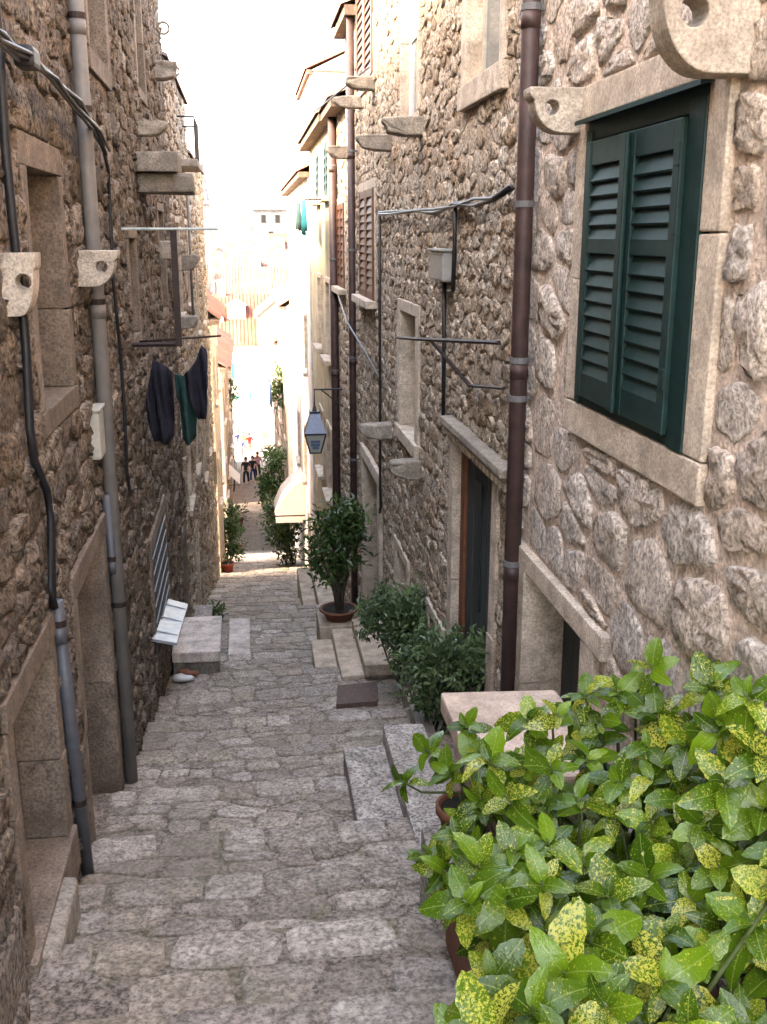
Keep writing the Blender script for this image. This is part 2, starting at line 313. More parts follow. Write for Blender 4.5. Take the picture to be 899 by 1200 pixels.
def stone_poly(cu, cv, hw, hh, rng, n=10, rough=.1):
    e = rng.uniform(2.6, 5.5); rot = rng.uniform(-.10, .10); pts = []
    ph = rng.uniform(0, 6.28); sk = rng.uniform(-.12, .12)
    for k in range(n):
        a = 2*math.pi*(k+.5*rng.uniform(-.5, .5))/n+math.pi/n
        ca, sa = math.cos(a), math.sin(a)
        r = (abs(ca)**e+abs(sa)**e)**(-1/e)*(1+rough*rng.uniform(-1, .5)+.05*math.sin(2*a+ph))
        x, y = ca*r*hw, sa*r*hh
        x += sk*y; x, y = x-rot*y, y+rot*x*.6
        pts.append((cu+max(-hw*1.04, min(hw*1.04, x)), cv+max(-hh*1.04, min(hh*1.04, y))))
    return pts
def stone_geo(pts, c, d, rng, f, lumps=.25):
    """pts polygon, c centre, d proud height, f(a,b,h)->xyz"""
    n = len(pts); vs = []
    tl = (rng.uniform(-.35, .35)*d, rng.uniform(-.35, .35)*d)
    hw = max(abs(p[0]-c[0]) for p in pts)+1e-6; hh = max(abs(p[1]-c[1]) for p in pts)+1e-6
    for sc, h in ((1, -.3), (.975, .6), (.90, .92), (.5, 1.)):
        for (a, b) in pts:
            aa, bb = c[0]+(a-c[0])*sc, c[1]+(b-c[1])*sc
            hgt = d*h+(tl[0]*(aa-c[0])/hw+tl[1]*(bb-c[1])/hh if h > 0 else 0)
            if h > .3: hgt += d*lumps*rng.uniform(-1, 1)
            vs.append(f(aa, bb, hgt))
    vs.append(f(c[0], c[1], d*(1+lumps*rng.uniform(-1, 1))))
    fs = [(r*n+k, r*n+(k+1) % n, (r+1)*n+(k+1) % n, (r+1)*n+k) for r in range(3) for k in range(n)]
    fs += [(3*n+k, 3*n+(k+1) % n, 4*n) for k in range(n)]
    return vs, fs
def cells(a0, a1, b0, b1, mw, mh, rng, var=.45, split=.25):
    out = []; b = b0
    while b < b1-mh*.3:
        h = mh*rng.uniform(1-var, 1+var)
        if b1-(b+h) < mh*.5: h = b1-b
        a = a0-rng.uniform(0, mw*.6)
        while a < a1:
            w_ = mw*rng.uniform(1-var, 1+var*1.2)
            x0, x1 = max(a, a0), min(a+w_, a1)
            if x1-x0 > mw*.22:
                if rng.random() < split and h > mh*.9:
                    k = rng.uniform(.38, .62)
                    out += [(x0, x1, b, b+h*k), (x0, x1, b+h*k, b+h)]
                else: out.append((x0, x1, b, b+h))
            a += w_
        b += h
    return out
def cut(cell, ops):
    a0, a1, b0, b1 = cell
    for (o0, o1, p0, p1) in ops:
        if a0 < o1 and a1 > o0 and b0 < p1 and b1 > p0:
            opts = [(o0-a0, 'r'), (a1-o1, 'l'), (p0-b0, 't'), (b1-p1, 'b')]
            best = max(opts, key=lambda t: t[0]/((a1-a0) if t[1] in 'rl' else (b1-b0)))
            if best[0] < .05: return None
            if best[1] == 'r': a1 = o0
            elif best[1] == 'l': a0 = o1
            elif best[1] == 't': b1 = p0
            else: b0 = p1
    return (a0, a1, b0, b1) if a1-a0 > .05 and b1-b0 > .05 else None
def clip_half(poly, nx, ny, d):
    """keep the side nx*x+ny*y <= d"""
    out = []; n = len(poly)
    for i in range(n):
        p, q = poly[i], poly[(i+1) % n]; a = nx*p[0]+ny*p[1]-d; b = nx*q[0]+ny*q[1]-d
        if a <= 0: out.append(p)
        if (a < 0) != (b < 0) and abs(a-b) > 1e-12:
            t = a/(a-b); out.append((p[0]+(q[0]-p[0])*t, p[1]+(q[1]-p[1])*t))
    return out
def fitted(cl, asp, rng, jit=.22, gapf=None):
    """turn laid-out cells into tight-fitting irregular polygons (Voronoi cells of the cell centres)"""
    S = [((a0+a1)/2+rng.uniform(-jit, jit)*(a1-a0), ((b0+b1)/2+rng.uniform(-jit, jit)*(b1-b0))*asp) for a0, a1, b0, b1 in cl]
    A = np.array(S); res = []
    bs = .6; bins = {}
    for i, (x, y) in enumerate(S): bins.setdefault((int(x//bs), int(y//bs)), []).append(i)
    for i, (x, y) in enumerate(S):
        bx_, by_ = int(x//bs), int(y//bs); nb = [j for dx in (-1, 0, 1) for dy in (-1, 0, 1) for j in bins.get((bx_+dx, by_+dy), ()) if j != i]
        nb.sort(key=lambda j: (S[j][0]-x)**2+(S[j][1]-y)**2)
        a0, a1, b0, b1 = cl[i]; mx, my = (a1-a0)*.35+.01, ((b1-b0)*.35+.01)*asp
        poly = [(a0-mx, b0*asp-my), (a1+mx, b0*asp-my), (a1+mx, b1*asp+my), (a0-mx, b1*asp+my)]
        for j in nb[:16]:
            ox, oy = S[j]; nx, ny = ox-x, oy-y; d = (ox*ox+oy*oy-x*x-y*y)/2
            poly = clip_half(poly, nx, ny, d)
            if len(poly) < 3: break
        res.append([(p[0], p[1]/asp) for p in poly] if len(poly) >= 3 else None)
    return res
def refine(poly, n, gap, rng, rough, rnd):
    """inset by gap, round the corners by rnd (0..1), resample to n points and roughen"""
    m = len(poly); cx = sum(p[0] for p in poly)/m; cy = sum(p[1] for p in poly)/m
    for i in range(m):
        pass
    P_ = poly
    # inset
    area = sum(P_[i][0]*P_[(i+1) % m][1]-P_[(i+1) % m][0]*P_[i][1] for i in range(m))
    if area < 0: P_ = P_[::-1]
    Q = P_
    for i in range(len(P_)):
        p, q = P_[i], P_[(i+1) % len(P_)]; ex, ey = q[0]-p[0], q[1]-p[1]; L_ = math.hypot(ex, ey)
        if L_ < 1e-6: continue
        nx, ny = ey/L_, -ex/L_; Q = clip_half(Q, nx, ny, nx*p[0]+ny*p[1]-gap)
        if len(Q) < 3: return None, None
    # chaikin corner rounding
    for _ in range(2):
        R2 = []
        for i in range(len(Q)):
            p, q = Q[i], Q[(i+1) % len(Q)]; r = rnd
            R2 += [(p[0]+(q[0]-p[0])*r, p[1]+(q[1]-p[1])*r), (q[0]-(q[0]-p[0])*r, q[1]-(q[1]-p[1])*r)]
        Q = R2
    # resample
    Ls = [math.hypot(Q[(i+1) % len(Q)][0]-Q[i][0], Q[(i+1) % len(Q)][1]-Q[i][1]) for i in range(len(Q))]; T = sum(Ls); out = []
    if T < .08: return None, None
    i = 0; acc = 0; off = rng.random()*T/n
    for k in range(n):
        t = off+k*T/n
        while acc+Ls[i] < t and i < len(Q)-1: acc += Ls[i]; i += 1
        f_ = min(1, (t-acc)/max(Ls[i], 1e-9)); p, q = Q[i], Q[(i+1) % len(Q)]
        out.append((p[0]+(q[0]-p[0])*f_, p[1]+(q[1]-p[1])*f_))
    cx = sum(p[0] for p in out)/n; cy = sum(p[1] for p in out)/n
    out = [(cx+(p[0]-cx)*(1+rough*rng.uniform(-1, .4)), cy+(p[1]-cy)*(1+rough*rng.uniform(-1, .4))) for p in out]
    return out, (cx, cy)
def zvis(y): return .235*max(y, 1)+.5         # a little above what the frame shows
def masonry(w, y0, y1, z0, z1, mw, mh, ops, mat, parent, seed, depth=.045, gap=.018, n=10, limit=290, rough=.1, lumps=.25, rnd=.22):
    rng = random.Random(seed); items = []; cl = []
    for c in cells(y0, y1, z0, z1, mw, mh, rng):
        c = cut(c, ops)
        if not c: continue
        cy, cz = (c[0]+c[1])/2, (c[2]+c[3])/2
        if cz < G(cy)-.35 or cz > zvis(cy)+.2: continue
        cl.append(c)
    for c, poly in zip(cl, fitted(cl, mw/mh, rng)):
        if not poly: continue
        for o_ in ops:      # keep clear of frames
            if c[1] <= o_[0]+1e-4: poly = clip_half(poly, 1, 0, o_[0]) if min(p[1] for p in poly) < o_[3] and max(p[1] for p in poly) > o_[2] else poly
            elif c[0] >= o_[1]-1e-4: poly = clip_half(poly, -1, 0, -o_[1]) if min(p[1] for p in poly) < o_[3] and max(p[1] for p in poly) > o_[2] else poly
            elif c[3] <= o_[2]+1e-4: poly = clip_half(poly, 0, 1, o_[2])
            elif c[2] >= o_[3]-1e-4: poly = clip_half(poly, 0, -1, -o_[3])
        poly = clip_half(clip_half(poly, 1, 0, y1), -1, 0, -y0) if len(poly) > 2 else poly
        if len(poly) < 3: continue
        pts, cc = refine(poly, n, gap*rng.uniform(.5, 1.4), rng, rough, rnd)
        if not pts: continue
        cy, cz = cc; a0, a1 = min(p[0] for p in pts), max(p[0] for p in pts); b0, b1 = min(p[1] for p in pts), max(p[1] for p in pts)
        d = depth*rng.uniform(.25, 1.5)
        vs, fs = stone_geo(pts, (cy, cz), d, rng, lambda a, b, h: w.p(h, a, b), lumps)
        uv = [proj(w.p(d, a, b)) for a, b in ((a0, cz), (a1, cz), (cy, b0), (cy, b1))]
        du = abs(uv[1][0]-uv[0][0]); dv = abs(uv[3][1]-uv[2][1])
        inside = -20 < uv[0][0] < 920 and -20 < (uv[2][1]+uv[3][1])/2 < 1220
        size = du*dv if inside and du >= 7 and dv >= 7 else 0
        items.append((size, vs, fs, rng.random()))
    items.sort(key=lambda t: -t[0]); mb = MB()
    for i, (s_, vs, fs, t) in enumerate(items):
        if i < limit and s_ > 0:
            mesh_obj('stone', vs, fs, mat, parent, True, [t]*len(vs), fix=False)
        else:
            mb.tv = t; mb.add(vs, fs)
    if mb.v:
        o = mesh_obj('rubble_stones', mb.v, mb.f, mat, parent, True, mb.t, fix=False); o['kind'] = 'stuff'

def frame(w, parent, y0, y1, z0, z1, jw, lh, sh, mat, proud=.03, depth=.28, seed=1, sill_out=0, lint_ext=0, jambs=True):
    """stone surround round an opening y0..y1, z0..z1"""
    rng = random.Random(seed); pr = lambda: proud+rng.uniform(-.004, .004)
    e = .003
    if lh: mb = MB(); w.box(mb, y0-jw-lint_ext, y1+jw+lint_ext, z1, z1+lh, -depth, pr()+.004, .008, .003, rng); mb.build('lintel', mat, parent, tint=rng.random())
    if jambs:
        for a, b in ((y0-jw, y0), (y1, y1+jw)):
            zc = [z0+e]+([z0+(z1-z0)*rng.uniform(.35, .65)] if z1-z0 > .9 else [])+[z1-e]
            for za_, zb_ in zip(zc[:-1], zc[1:]): mb = MB(); w.box(mb, a, b, za_, zb_-(.004 if zb_ < z1-.01 else 0), -depth, pr(), .009, .004, rng); mb.build('jamb', mat, parent, tint=rng.random())
    if sh: mb = MB(); w.box(mb, y0-jw, y1+jw, z0-sh, z0, -depth, pr()+.004+sill_out, .01, .003, rng); mb.build('sill', mat, parent, tint=rng.random())

def house(name, label, w, y0, y1, ztop, ops, mat, body=4.5, zbot=None):
    t = thing(name, label, 'house')
    zb = min(G(y0), G(y1))-.6 if zbot is None else zbot
    wall_mesh(w, y0, y1, zb, ztop, ops, body=body).build('wall', mat, t)
    return t, zb

# ================================================================ terrain and street
def grid_sheet(name, xs, ys, zf, mat):
    vs = [(x, y, zf(x, y)) for y in ys for x in xs]; nx = len(xs)
    fs = [(j*nx+i, j*nx+i+1, (j+1)*nx+i+1, (j+1)*nx+i) for j in range(len(ys)-1) for i in range(nx-1)]
    return mesh_obj(name, vs, fs, mat, smooth=True, fix=False)
def terrain(x, y):
    if y < 46: z = G(y)-1.4
    elif y < 84: z = G(y)-.7
    else: z = max(-17.27, -17.27+(y-120)*.075 if y > 120 else -17.27)
    if y > 330: z = -1.5
    return z
ter = grid_sheet('ground', [-380, -200, -60, -20, -5, 0, 5, 20, 60, 200, 380], [-20, 0, 20, 45.9, 46.5, 83.9, 84.1, 120, 200, 330, 480], terrain, M['stone_far'])
ter['kind'] = 'structure'

NOSES = [-3.0, -2.2, -1.4, -.6, .2, 1.0, 1.8, 2.6, 3.42, 4.15, 4.88, 5.62, 6.58, 7.6, 8.75, 10.0, 11.3, 12.7, 14.15]
while NOSES[-1] < 44.5: NOSES.append(NOSES[-1]+1.55)
NOSES.append(46.0)
TS = .085
def tread_z(i, y):            # tread i runs from NOSES[i] to NOSES[i+1]; top surface at its downhill nose equals G there + half a riser
    y1 = NOSES[i+1]; rise = (.265-TS)*(NOSES[i+1]-NOSES[i])
    return G(y1)+rise*.5+TS*(y1-y)
street = MB(); SX0, SX1 = -1.5, 2.3
for i in range(len(NOSES)-1):
    y0, y1 = NOSES[i], NOSES[i+1]; za, zb = tread_z(i, y0), tread_z(i, y1); zn = tread_z(i+1, y1) if i+2 < len(NOSES) else G(46)
    street.add([(SX0, y0, za), (SX1, y0, za), (SX1, y1, zb), (SX0, y1, zb)], [(0, 1, 2, 3)])
    street.add([(SX0, y1, zb), (SX1, y1, zb), (SX1, y1, zn), (SX0, y1, zn)], [(0, 1, 2, 3)])
street.add([(SX0-1, 46, G(46)), (SX1+1, 46, G(46)), (SX1+1, 84, G(84)), (SX0-1, 84, G(84))], [(0, 1, 2, 3)])
street_o = street.build('street', M['bed']); street_o['kind'] = 'structure'
def sz(y):
    for i in range(len(NOSES)-1):
        if NOSES[i] <= y < NOSES[i+1]: return tread_z(i, y)
    return G(y)
rng = random.Random(5); items = []
for i in range(len(NOSES)-1):
    y0, y1 = NOSES[i], NOSES[i+1]
    if y1 < 2.6: continue
    small = y0 > 5.4
    nd = rng.uniform(.20, .30) if y0 < 20 else .26
    cl = []
    # nosing row
    x = -1.04-rng.uniform(0, .3)
    while x < 1.69:
        w_ = rng.uniform(.22, .62) if y0 < 16 else rng.uniform(.3, .6)
        cl.append((max(x, -1.04), min(x+w_, 1.69), y1-nd, y1+.012, 1)); x += w_
    mw, mh = (.36, .23) if not small else ((.27, .19) if y0 < 16 else (.30, .22))
    for c in cells(-1.04, 1.69, y0+.015, y1-nd-.01, mw, mh, rng, .5, .3): cl.append((*c, 0))
    polys = fitted([c[:4] for c in cl], mw/mh, rng, .2)
    for (a0, a1, b0, b1, nose), poly in zip(cl, polys):
        if not nose and rng.random() < (.02 if not small else .06): continue
        if nose: poly = [(a0, b0), (a1, b0+rng.uniform(-.02, .02)), (a1+rng.uniform(-.01, .0), b1), (a0, b1)]
        if not poly: continue
        poly = clip_half(clip_half(poly, 1, 0, 1.69), -1, 0, 1.045)
        if not nose and len(poly) > 2: poly = clip_half(clip_half(poly, 0, 1, y1-nd), 0, -1, -y0-.01)
        if len(poly) < 3: continue
        pts, c = refine(poly, 12, (.004 if nose else .006)*rng.uniform(.4, 2.2), rng, .03 if nose else .08, .05 if nose else .11)
        if not pts: continue
        d = rng.uniform(.004, .016) if not nose else rng.uniform(.010, .018)
        vs, fs = stone_geo(pts, c, d, rng, lambda a, b, h: (a, b, tread_z(i, b)+h), .22)
        u0, v0 = proj((a0, c[1], sz(c[1]))); u1, v1 = proj((a1, c[1], sz(c[1]))); _, va = proj((c[0], b0, sz(c[1]))); _, vb = proj((c[0], b1, tread_z(i, b1)))
        size = abs(u1-u0)*abs(va-vb) if -10 < u1 and u0 < 910 and va < 1290 and abs(va-vb) > 5 else 0
        t = rng.random() if not nose else rng.choice((.5, .44, .83, .62, .2, .3, .7, .1))
        items.append((size, vs, fs, min(1, t)))
items.sort(key=lambda t: -t[0]); mb = MB()
for k, (s_, vs, fs, t) in enumerate(items):
    if k < 295 and s_ > 0: mesh_obj('paving_stone', vs, fs, M['paving'], street_o, True, [t]*len(vs), fix=False)
    else: mb.tv = t; mb.add(vs, fs)
o = mesh_obj('paving_stones', mb.v, mb.f, M['paving'], street_o, True, mb.t, fix=False); o['kind'] = 'stuff'

# ================================================================ roofs, windows, shutters
def roof(parent, w, y0, y1, z, depth, rise, over=.3, mat='tile', pitch=.22):
    mb = MB(); rng = random.Random(int(y0*100)); n = max(2, int((y1-y0)/pitch)); p = (y1-y0)/n
    prof = [(-.5, .0), (-.25, .045), (0, .06), (.25, .045), (.5, 0)]
    half = depth/2
    for (da, za, db, zb) in ((over, z-.02, -half, z+rise), (-depth, z, -half, z+rise)):
        for k in range(n):
            yc = y0+(k+.5)*p; mb.tv = rng.random(); vs = []
            for (d, zz) in ((da, za), (db, zb)):
                vs += [w.p(d, yc+a*p, zz+h+.06) for a, h in prof]
            m_ = len(prof)
            mb.add(vs, [(q, q+1, m_+q+1, m_+q) for q in range(m_-1)]+[tuple(range(m_))])
    mb.build('roof', M[mat], parent, smooth=False)
    e = MB(); w.box(e, y0-.02, y1+.02, z-.10, z+.03, -.05, over-.05); e.build('eave_board', M['tile_dark'], parent)
    g = MB()      # gable triangles
    for yy in (y0+.01, y1-.01): g.add([w.p(0, yy, z), w.p(-depth, yy, z), w.p(-half, yy, z+rise)], [(0, 1, 2)])
    g.build('gable', M['plaster_cream'] if mat == 'tile' else M['stone_far'], parent)
def louvre_leaf(w, parent, y0, y1, z0, z1, mat, d0=.03, th=.04, groups=None, st=.07, name='shutter_leaf', pitch=.075):
    mb = MB(); w.box(mb, y0, y0+st, z0, z1, d0, d0+th, .006); w.box(mb, y1-st, y1, z0, z1, d0, d0+th, .006)
    groups = groups or [(z0+.1, z1-.1)]
    prev = z0
    for (a, b) in groups:
        w.box(mb, y0+st+.002, y1-st-.002, prev, a, d0+.002, d0+th-.003, .004); prev = b
    w.box(mb, y0+st+.002, y1-st-.002, prev, z1, d0+.002, d0+th-.003, .004)
    leaf = mb.build(name, mat, parent)
    for (a, b) in groups:
        n = max(3, round((b-a)/pitch)); p = (b-a)/n
        for k in range(n):
            zc = a+(k+.5)*p; hh = p*.62; m2 = MB()
            q = [(d0+th*.05, zc+hh), (d0+th*.05+.008, zc+hh+.004), (d0+th*.95, zc-hh+.004), (d0+th*.95-.006, zc-hh-.006)]
            m2.prism([(a_, b_) for a_, b_ in q], y0+st+.001, y1-st-.001, lambda a_, b_, d: w.p(a_, d, b_))
            m2.build('slat', mat, leaf)
    return leaf
def glazed(w, parent, y0, y1, z0, z1, rec=.14, mat='winwood', cols=2, rows=2, fw=.05):
    mb = MB()
    w.box(mb, y0, y0+fw, z0, z1, -rec-.05, -rec, .004); w.box(mb, y1-fw, y1, z0, z1, -rec-.05, -rec, .004)
    w.box(mb, y0+fw, y1-fw, z0, z0+fw, -rec-.05, -rec-.002); w.box(mb, y0+fw, y1-fw, z1-fw, z1, -rec-.05, -rec-.002)
    for c in range(1, cols): yc = y0+(y1-y0)*c/cols; w.box(mb, yc-.02, yc+.02, z0+fw, z1-fw, -rec-.045, -rec-.004)
    for r in range(1, rows): zc = z0+(z1-z0)*r/rows; w.box(mb, y0+fw, y1-fw, zc-.017, zc+.017, -rec-.042, -rec-.006)
    fr = mb.build('window_frame', M[mat], parent)
    for c in range(cols):
        for r in range(rows):
            m2 = MB(); w.box(m2, y0+(y1-y0)*c/cols+.01, y0+(y1-y0)*(c+1)/cols-.01, z0+(z1-z0)*r/rows+.01, z0+(z1-z0)*(r+1)/rows-.01, -rec-.032, -rec-.024)
            m2.build('pane', M['glass'], fr)
def door_leaf(w, parent, y0, y1, z0, z1, rec, mat, planks=4, handle=True):
    rng = random.Random(int(y0*37)); p = (y1-y0)/planks
    for k in range(planks):
        mb = MB(); w.box(mb, y0+k*p+.003, y0+(k+1)*p-.003, z0, z1, -rec-.04, -rec+rng.uniform(-.003, .003), .004); mb.build('door_plank', M[mat], parent)
    if handle:
        mb = MB(); hy = y0+.1; mb.tube([w.p(-rec, hy, z0+1.0), w.p(-rec+.05, hy, z0+1.0), w.p(-rec+.05, hy+.1, z0+1.0)], .01, 6); mb.build('handle', M['iron'], parent)

# ================================================================ right-hand houses
# --- R1 : the big-rubble house with the green shutters
WIN1 = (3.72, 5.06, -.825, .55); DOOR1 = (4.75, 5.85, -4.1, -2.0)
r1, zb = house('stone_house', 'pinkish boulder rubble house with closed green louvred shutters', WR, -.8, 6.28, 4.2, [WIN1, DOOR1], M['mortar_r1'])
cutr = lambda o, j, l, s: (o[0]-j, o[1]+j, o[2]-s, o[3]+l)
masonry(WR, 1.2, 6.26, -5, 3.2, .44, .30, [cutr(WIN1, .17, .15, .165), cutr(DOOR1, .2, .13, 0)], M['stone_r1'], r1, 11, depth=.020, gap=.016, n=18, rough=.13, lumps=.5, rnd=.14)
frame(WR, r1, *WIN1, .165, .15, .165, M['frame_r'], proud=.035, seed=3)
frame(WR, r1, *DOOR1, .2, .125, 0, M['frame_r'], proud=.05, seed=4, lint_ext=.12)
door_leaf(WR, r1, 4.75, 5.85, -4.1, -2.0, .22, 'darkdoor', 5)
# shutters: fixed outer frame, hood and two leaves
mb = MB(); WR.box(mb, 3.72, 3.865, -.82, .49, -.02, .045, .008); WR.box(mb, 5.0, 5.06, -.82, .49, -.02, .045, .008); WR.box(mb, 3.87, 4.995, -.82, -.78, -.02, .035, .006); WR.box(mb, 3.72, 5.06, .44, .55, -.02, .035, .006)
sf = mb.build('shutter_frame', M['green'], r1)
mb = MB(); mb.prism([(-.02, .56), (.09, .535), (.09, .515), (-.02, .54)], 3.68, 5.11, lambda a, b, d: WR.p(a, d, b)); mb.build('shutter_hood', M['green'], r1)
for a, b in ((3.875, 4.425), (4.435, 4.99)):
    lf = louvre_leaf(WR, r1, a, b, -.775, .43, M['green'], d0=.022, th=.042, groups=[(-.65, -.08), (-.01, .32)], st=.07, pitch=.072)
    for zz in (-.55, .05, .3): h = MB(); WR.box(h, a-.004, a+.03, zz-.04, zz+.04, .064, .072); h.build('hinge', M['green'], lf)
mb = MB(); WR.box(mb, 4.395, 4.465, -.77, .425, .066, .088, .008); mb.build('meeting_stile', M['green'], r1)

def pierced_bracket(w, y, thick, z1, reach, height, hole, label):
    n = 10; pts = []
    # outline (d, z): straight top, rounded lower outer corner
    pts = [(-.05, z1-height), (reach*.42, z1-height)]
    for k in range(1, n+1):
        a = -math.pi/2+k*(math.pi/2)*.82/n
        pts.append((reach*.42+math.cos(a)*0+reach*.50*math.sin(math.pi/2*k/n), z1-height+(height*.72)*(1-math.cos(math.pi/2*k/n))))
    pts += [(reach*.98, z1-height*.22), (reach, z1-height*.12), (reach, z1), (-.05, z1)]
    hc = (reach*.62, z1-height*.45); m = 14
    hp = [(hc[0]+hole*math.cos(2*math.pi*k/m), hc[1]+hole*math.sin(2*math.pi*k/m)) for k in range(m)]
    bm = bmesh.new(); ov = [bm.verts.new(w.p(a, y, b)) for a, b in pts]; hv = [bm.verts.new(w.p(a, y, b)) for a, b in hp]
    ed = [bm.edges.new((L_[i], L_[(i+1) % len(L_)])) for L_ in (ov, hv) for i in range(len(L_))]
    bmesh.ops.triangle_fill(bm, edges=ed, use_beauty=True)
    r = bmesh.ops.extrude_face_region(bm, geom=bm.faces[:])
    for v in [g for g in r['geom'] if isinstance(g, bmesh.types.BMVert)]: v.co.y += thick
    bmesh.ops.recalc_face_normals(bm, faces=bm.faces)
    me = bpy.data.meshes.new('stone_bracket'); bm.to_mesh(me); bm.free(); me.materials.append(M['bracket'])
    a = me.attributes.new('tint', 'FLOAT', 'POINT'); a.data.foreach_set('value', [random.random()]*len(me.vertices))
    o = bpy.data.objects.new('stone_bracket', me); COL.objects.link(o); bv = o.modifiers.new('b', 'BEVEL'); bv.width = .006; bv.segments = 2; bv.limit_method = 'ANGLE'
    return tag(o, label, 'stone bracket', 'pierced stone clothes-pole brackets')
pierced_bracket(WR, 5.17, .13, .70, .30, .21, .036, 'pierced pale stone bracket beside top corner of green shutters, next to brown drainpipe')
pierced_bracket(WR, 3.46, .14, .86, .36, .34, .05, 'large pierced pale stone bracket over the green shutters, away from the drainpipe')
pierced_bracket(WL, 6.71, .14, -.085, .27, .22, .036, 'pierced stone bracket crossing in front of grey drainpipe')
pierced_bracket(WL, 4.72, .14, -.07, .15, .27, .035, 'worn pierced stone bracket crossing black cable beside deep window')

def solid_corbel(w, y, thick, z0, z1, reach, label, mat='corbel'):
    rng = random.Random(int(y*1000+z0*77)); mb = MB()
    h = z1-z0; j = lambda a: a*rng.uniform(.9, 1.1)
    mb.prism([(-.1, z0), (reach*.45, z0+h*.02), (reach*j(.8), z0+h*j(.16)), (reach*j(.95), z0+h*.45), (reach, z0+h*.7), (reach*.985, z1-.01), (reach*.5, z1+rng.uniform(-.012, .006)), (-.1, z1)], y, y+thick, lambda a, b, d: w.p(a, d, b))
    mb.v = [(x+rng.uniform(-.008, .008), y_+rng.uniform(-.01, .01), z_+rng.uniform(-.008, .008)) for x, y_, z_ in mb.v]
    o = mb.build('stone_corbel', M[mat], tint=rng.random()); bv = o.modifiers.new('b', 'BEVEL'); bv.width = .022; bv.segments = 3; bv.limit_method = 'ANGLE'; return tag(o, label, 'stone corbel', 'solid stone corbels on the house walls')
solid_corbel(WR, 9.93, .16, .90, 1.07, .40, 'grey stone corbel under narrow tall window, upper of the pair there')
solid_corbel(WR, 12.05, .16, .93, 1.10, .42, 'rounded grey stone corbel lower and farther downhill beside narrow tall window')
solid_corbel(WR, 12.0, .18, -2.37, -2.17, .39, 'grey stone corbel just below far corner of lower casement window')
solid_corbel(WR, 9.88, .18, -2.37, -2.17, .32, 'weathered grey stone corbel below near corner of lower casement window')
solid_corbel(WR, 13.6, .18, 1.76, 1.93, .36, 'stone corbel under the top brown louvred shutters')
solid_corbel(WR, 15.1, .18, 1.72, 1.88, .40, 'stone corbel in front of the eaves beside two brown pipes')
solid_corbel(WR, 17.0, .18, 1.18, 1.38, .36, 'stone corbel under dark tiled eaves near green shuttered windows')

# --- R2 : brown rubble house with hooded door
UW = (6.95, 8.05, 1.08, 2.5); NW = (10.25, 11.28, 1.15, 2.7); LW = (10.22, 11.26, -2.05, -.78); D2 = (6.86, 8.2, -4.2, -1.66); D3 = (13.12, 14.9, -5.5, -3.17)
CA = (10.75, 11.55, -4.5, -3.58); CB = (8.68, 9.3, -4.35, -3.55); S1 = (13.6, 15.2, -.82, .60); S2 = (13.65, 15.45, 1.97, 3.3)
r2, _ = house('stone_house', 'brown rubble house with toothed hood over its door and wall cables', WR, 6.284, 15.6, 4.4, [UW, NW, LW, D2, D3, CA, CB, S1, S2], M['mortar_r2'])
masonry(WR, 6.30, 15.58, -7.2, 4.6, .24, .155, [cutr(UW, .14, .12, .17), cutr(NW, .1, .1, .12), cutr(LW, .2, .12, .14), cutr(D2, .18, .2, 0), cutr(D3, .2, .16, 0), cutr(CA, .16, .12, 0), cutr(CB, .14, .1, 0), cutr(S1, .12, .12, .1), cutr(S2, .12, .1, .1)],
        M['stone_r2'], r2, 21, depth=.013, gap=.005, n=9, rough=.14, lumps=.7, rnd=.12)
frame(WR, r2, *UW, .14, .12, .17, M['frame_r'], seed=6, sill_out=.02)
frame(WR, r2, *NW, .1, .1, .12, M['frame_r'], seed=7)
frame(WR, r2, *LW, .2, .12, .14, M['frame_r'], seed=8, sill_out=.03)
frame(WR, r2, *D2, .18, .06, 0, M['frame_r'], seed=9)
frame(WR, r2, *D3, .2, .16, 0, M['frame_r'], seed=10, proud=.06)
frame(WR, r2, *CA, .16, .12, 0, M['frame_r'], seed=12); frame(WR, r2, *CB, .14, .1, 0, M['frame_r'], seed=13)
frame(WR, r2, *S1, .12, .12, .1, M['frame_r'], seed=14, sill_out=.12); frame(WR, r2, *S2, .12, .1, .1, M['frame_r'], seed=15)
glazed(WR, r2, *UW, rec=.10, cols=2, rows=2); glazed(WR, r2, *NW, rec=.06, mat='white', cols=2, rows=2); glazed(WR, r2, *LW, rec=.18, mat='winwood', cols=2, rows=2)
for c in (CA, CB):
    mb = MB(); WR.box(mb, c[0], c[1], c[2], c[3], -.3, -.28); mb.build('window_void', M['darkroom'], r2)
mb = MB(); WR.box(mb, 8.06, 8.2, -4.2, -1.66, -.14, -.04, .006); mb.build('door_post', M['rustdoor'], r2)
door_leaf(WR, r2, 6.86, 8.055, -4.2, -1.66, .07, 'bluedoor', 5)
mb = MB(); WR.box(mb, 7.5, 7.72, -2.9, -1.85, -.068, -.055, .005); mb.build('door_panel', M['darkdoor'], r2)
mb = MB(); WR.box(mb, 13.14, 13.6, -5.45, -3.2, -.22, -.12, .006); mb.build('door_leaf', M['bluedoor'], r2)
mb = MB(); WR.box(mb, 13.6, 14.88, -5.45, -3.2, -.3, -.27); mb.build('doorway_void', M['darkroom'], r2)
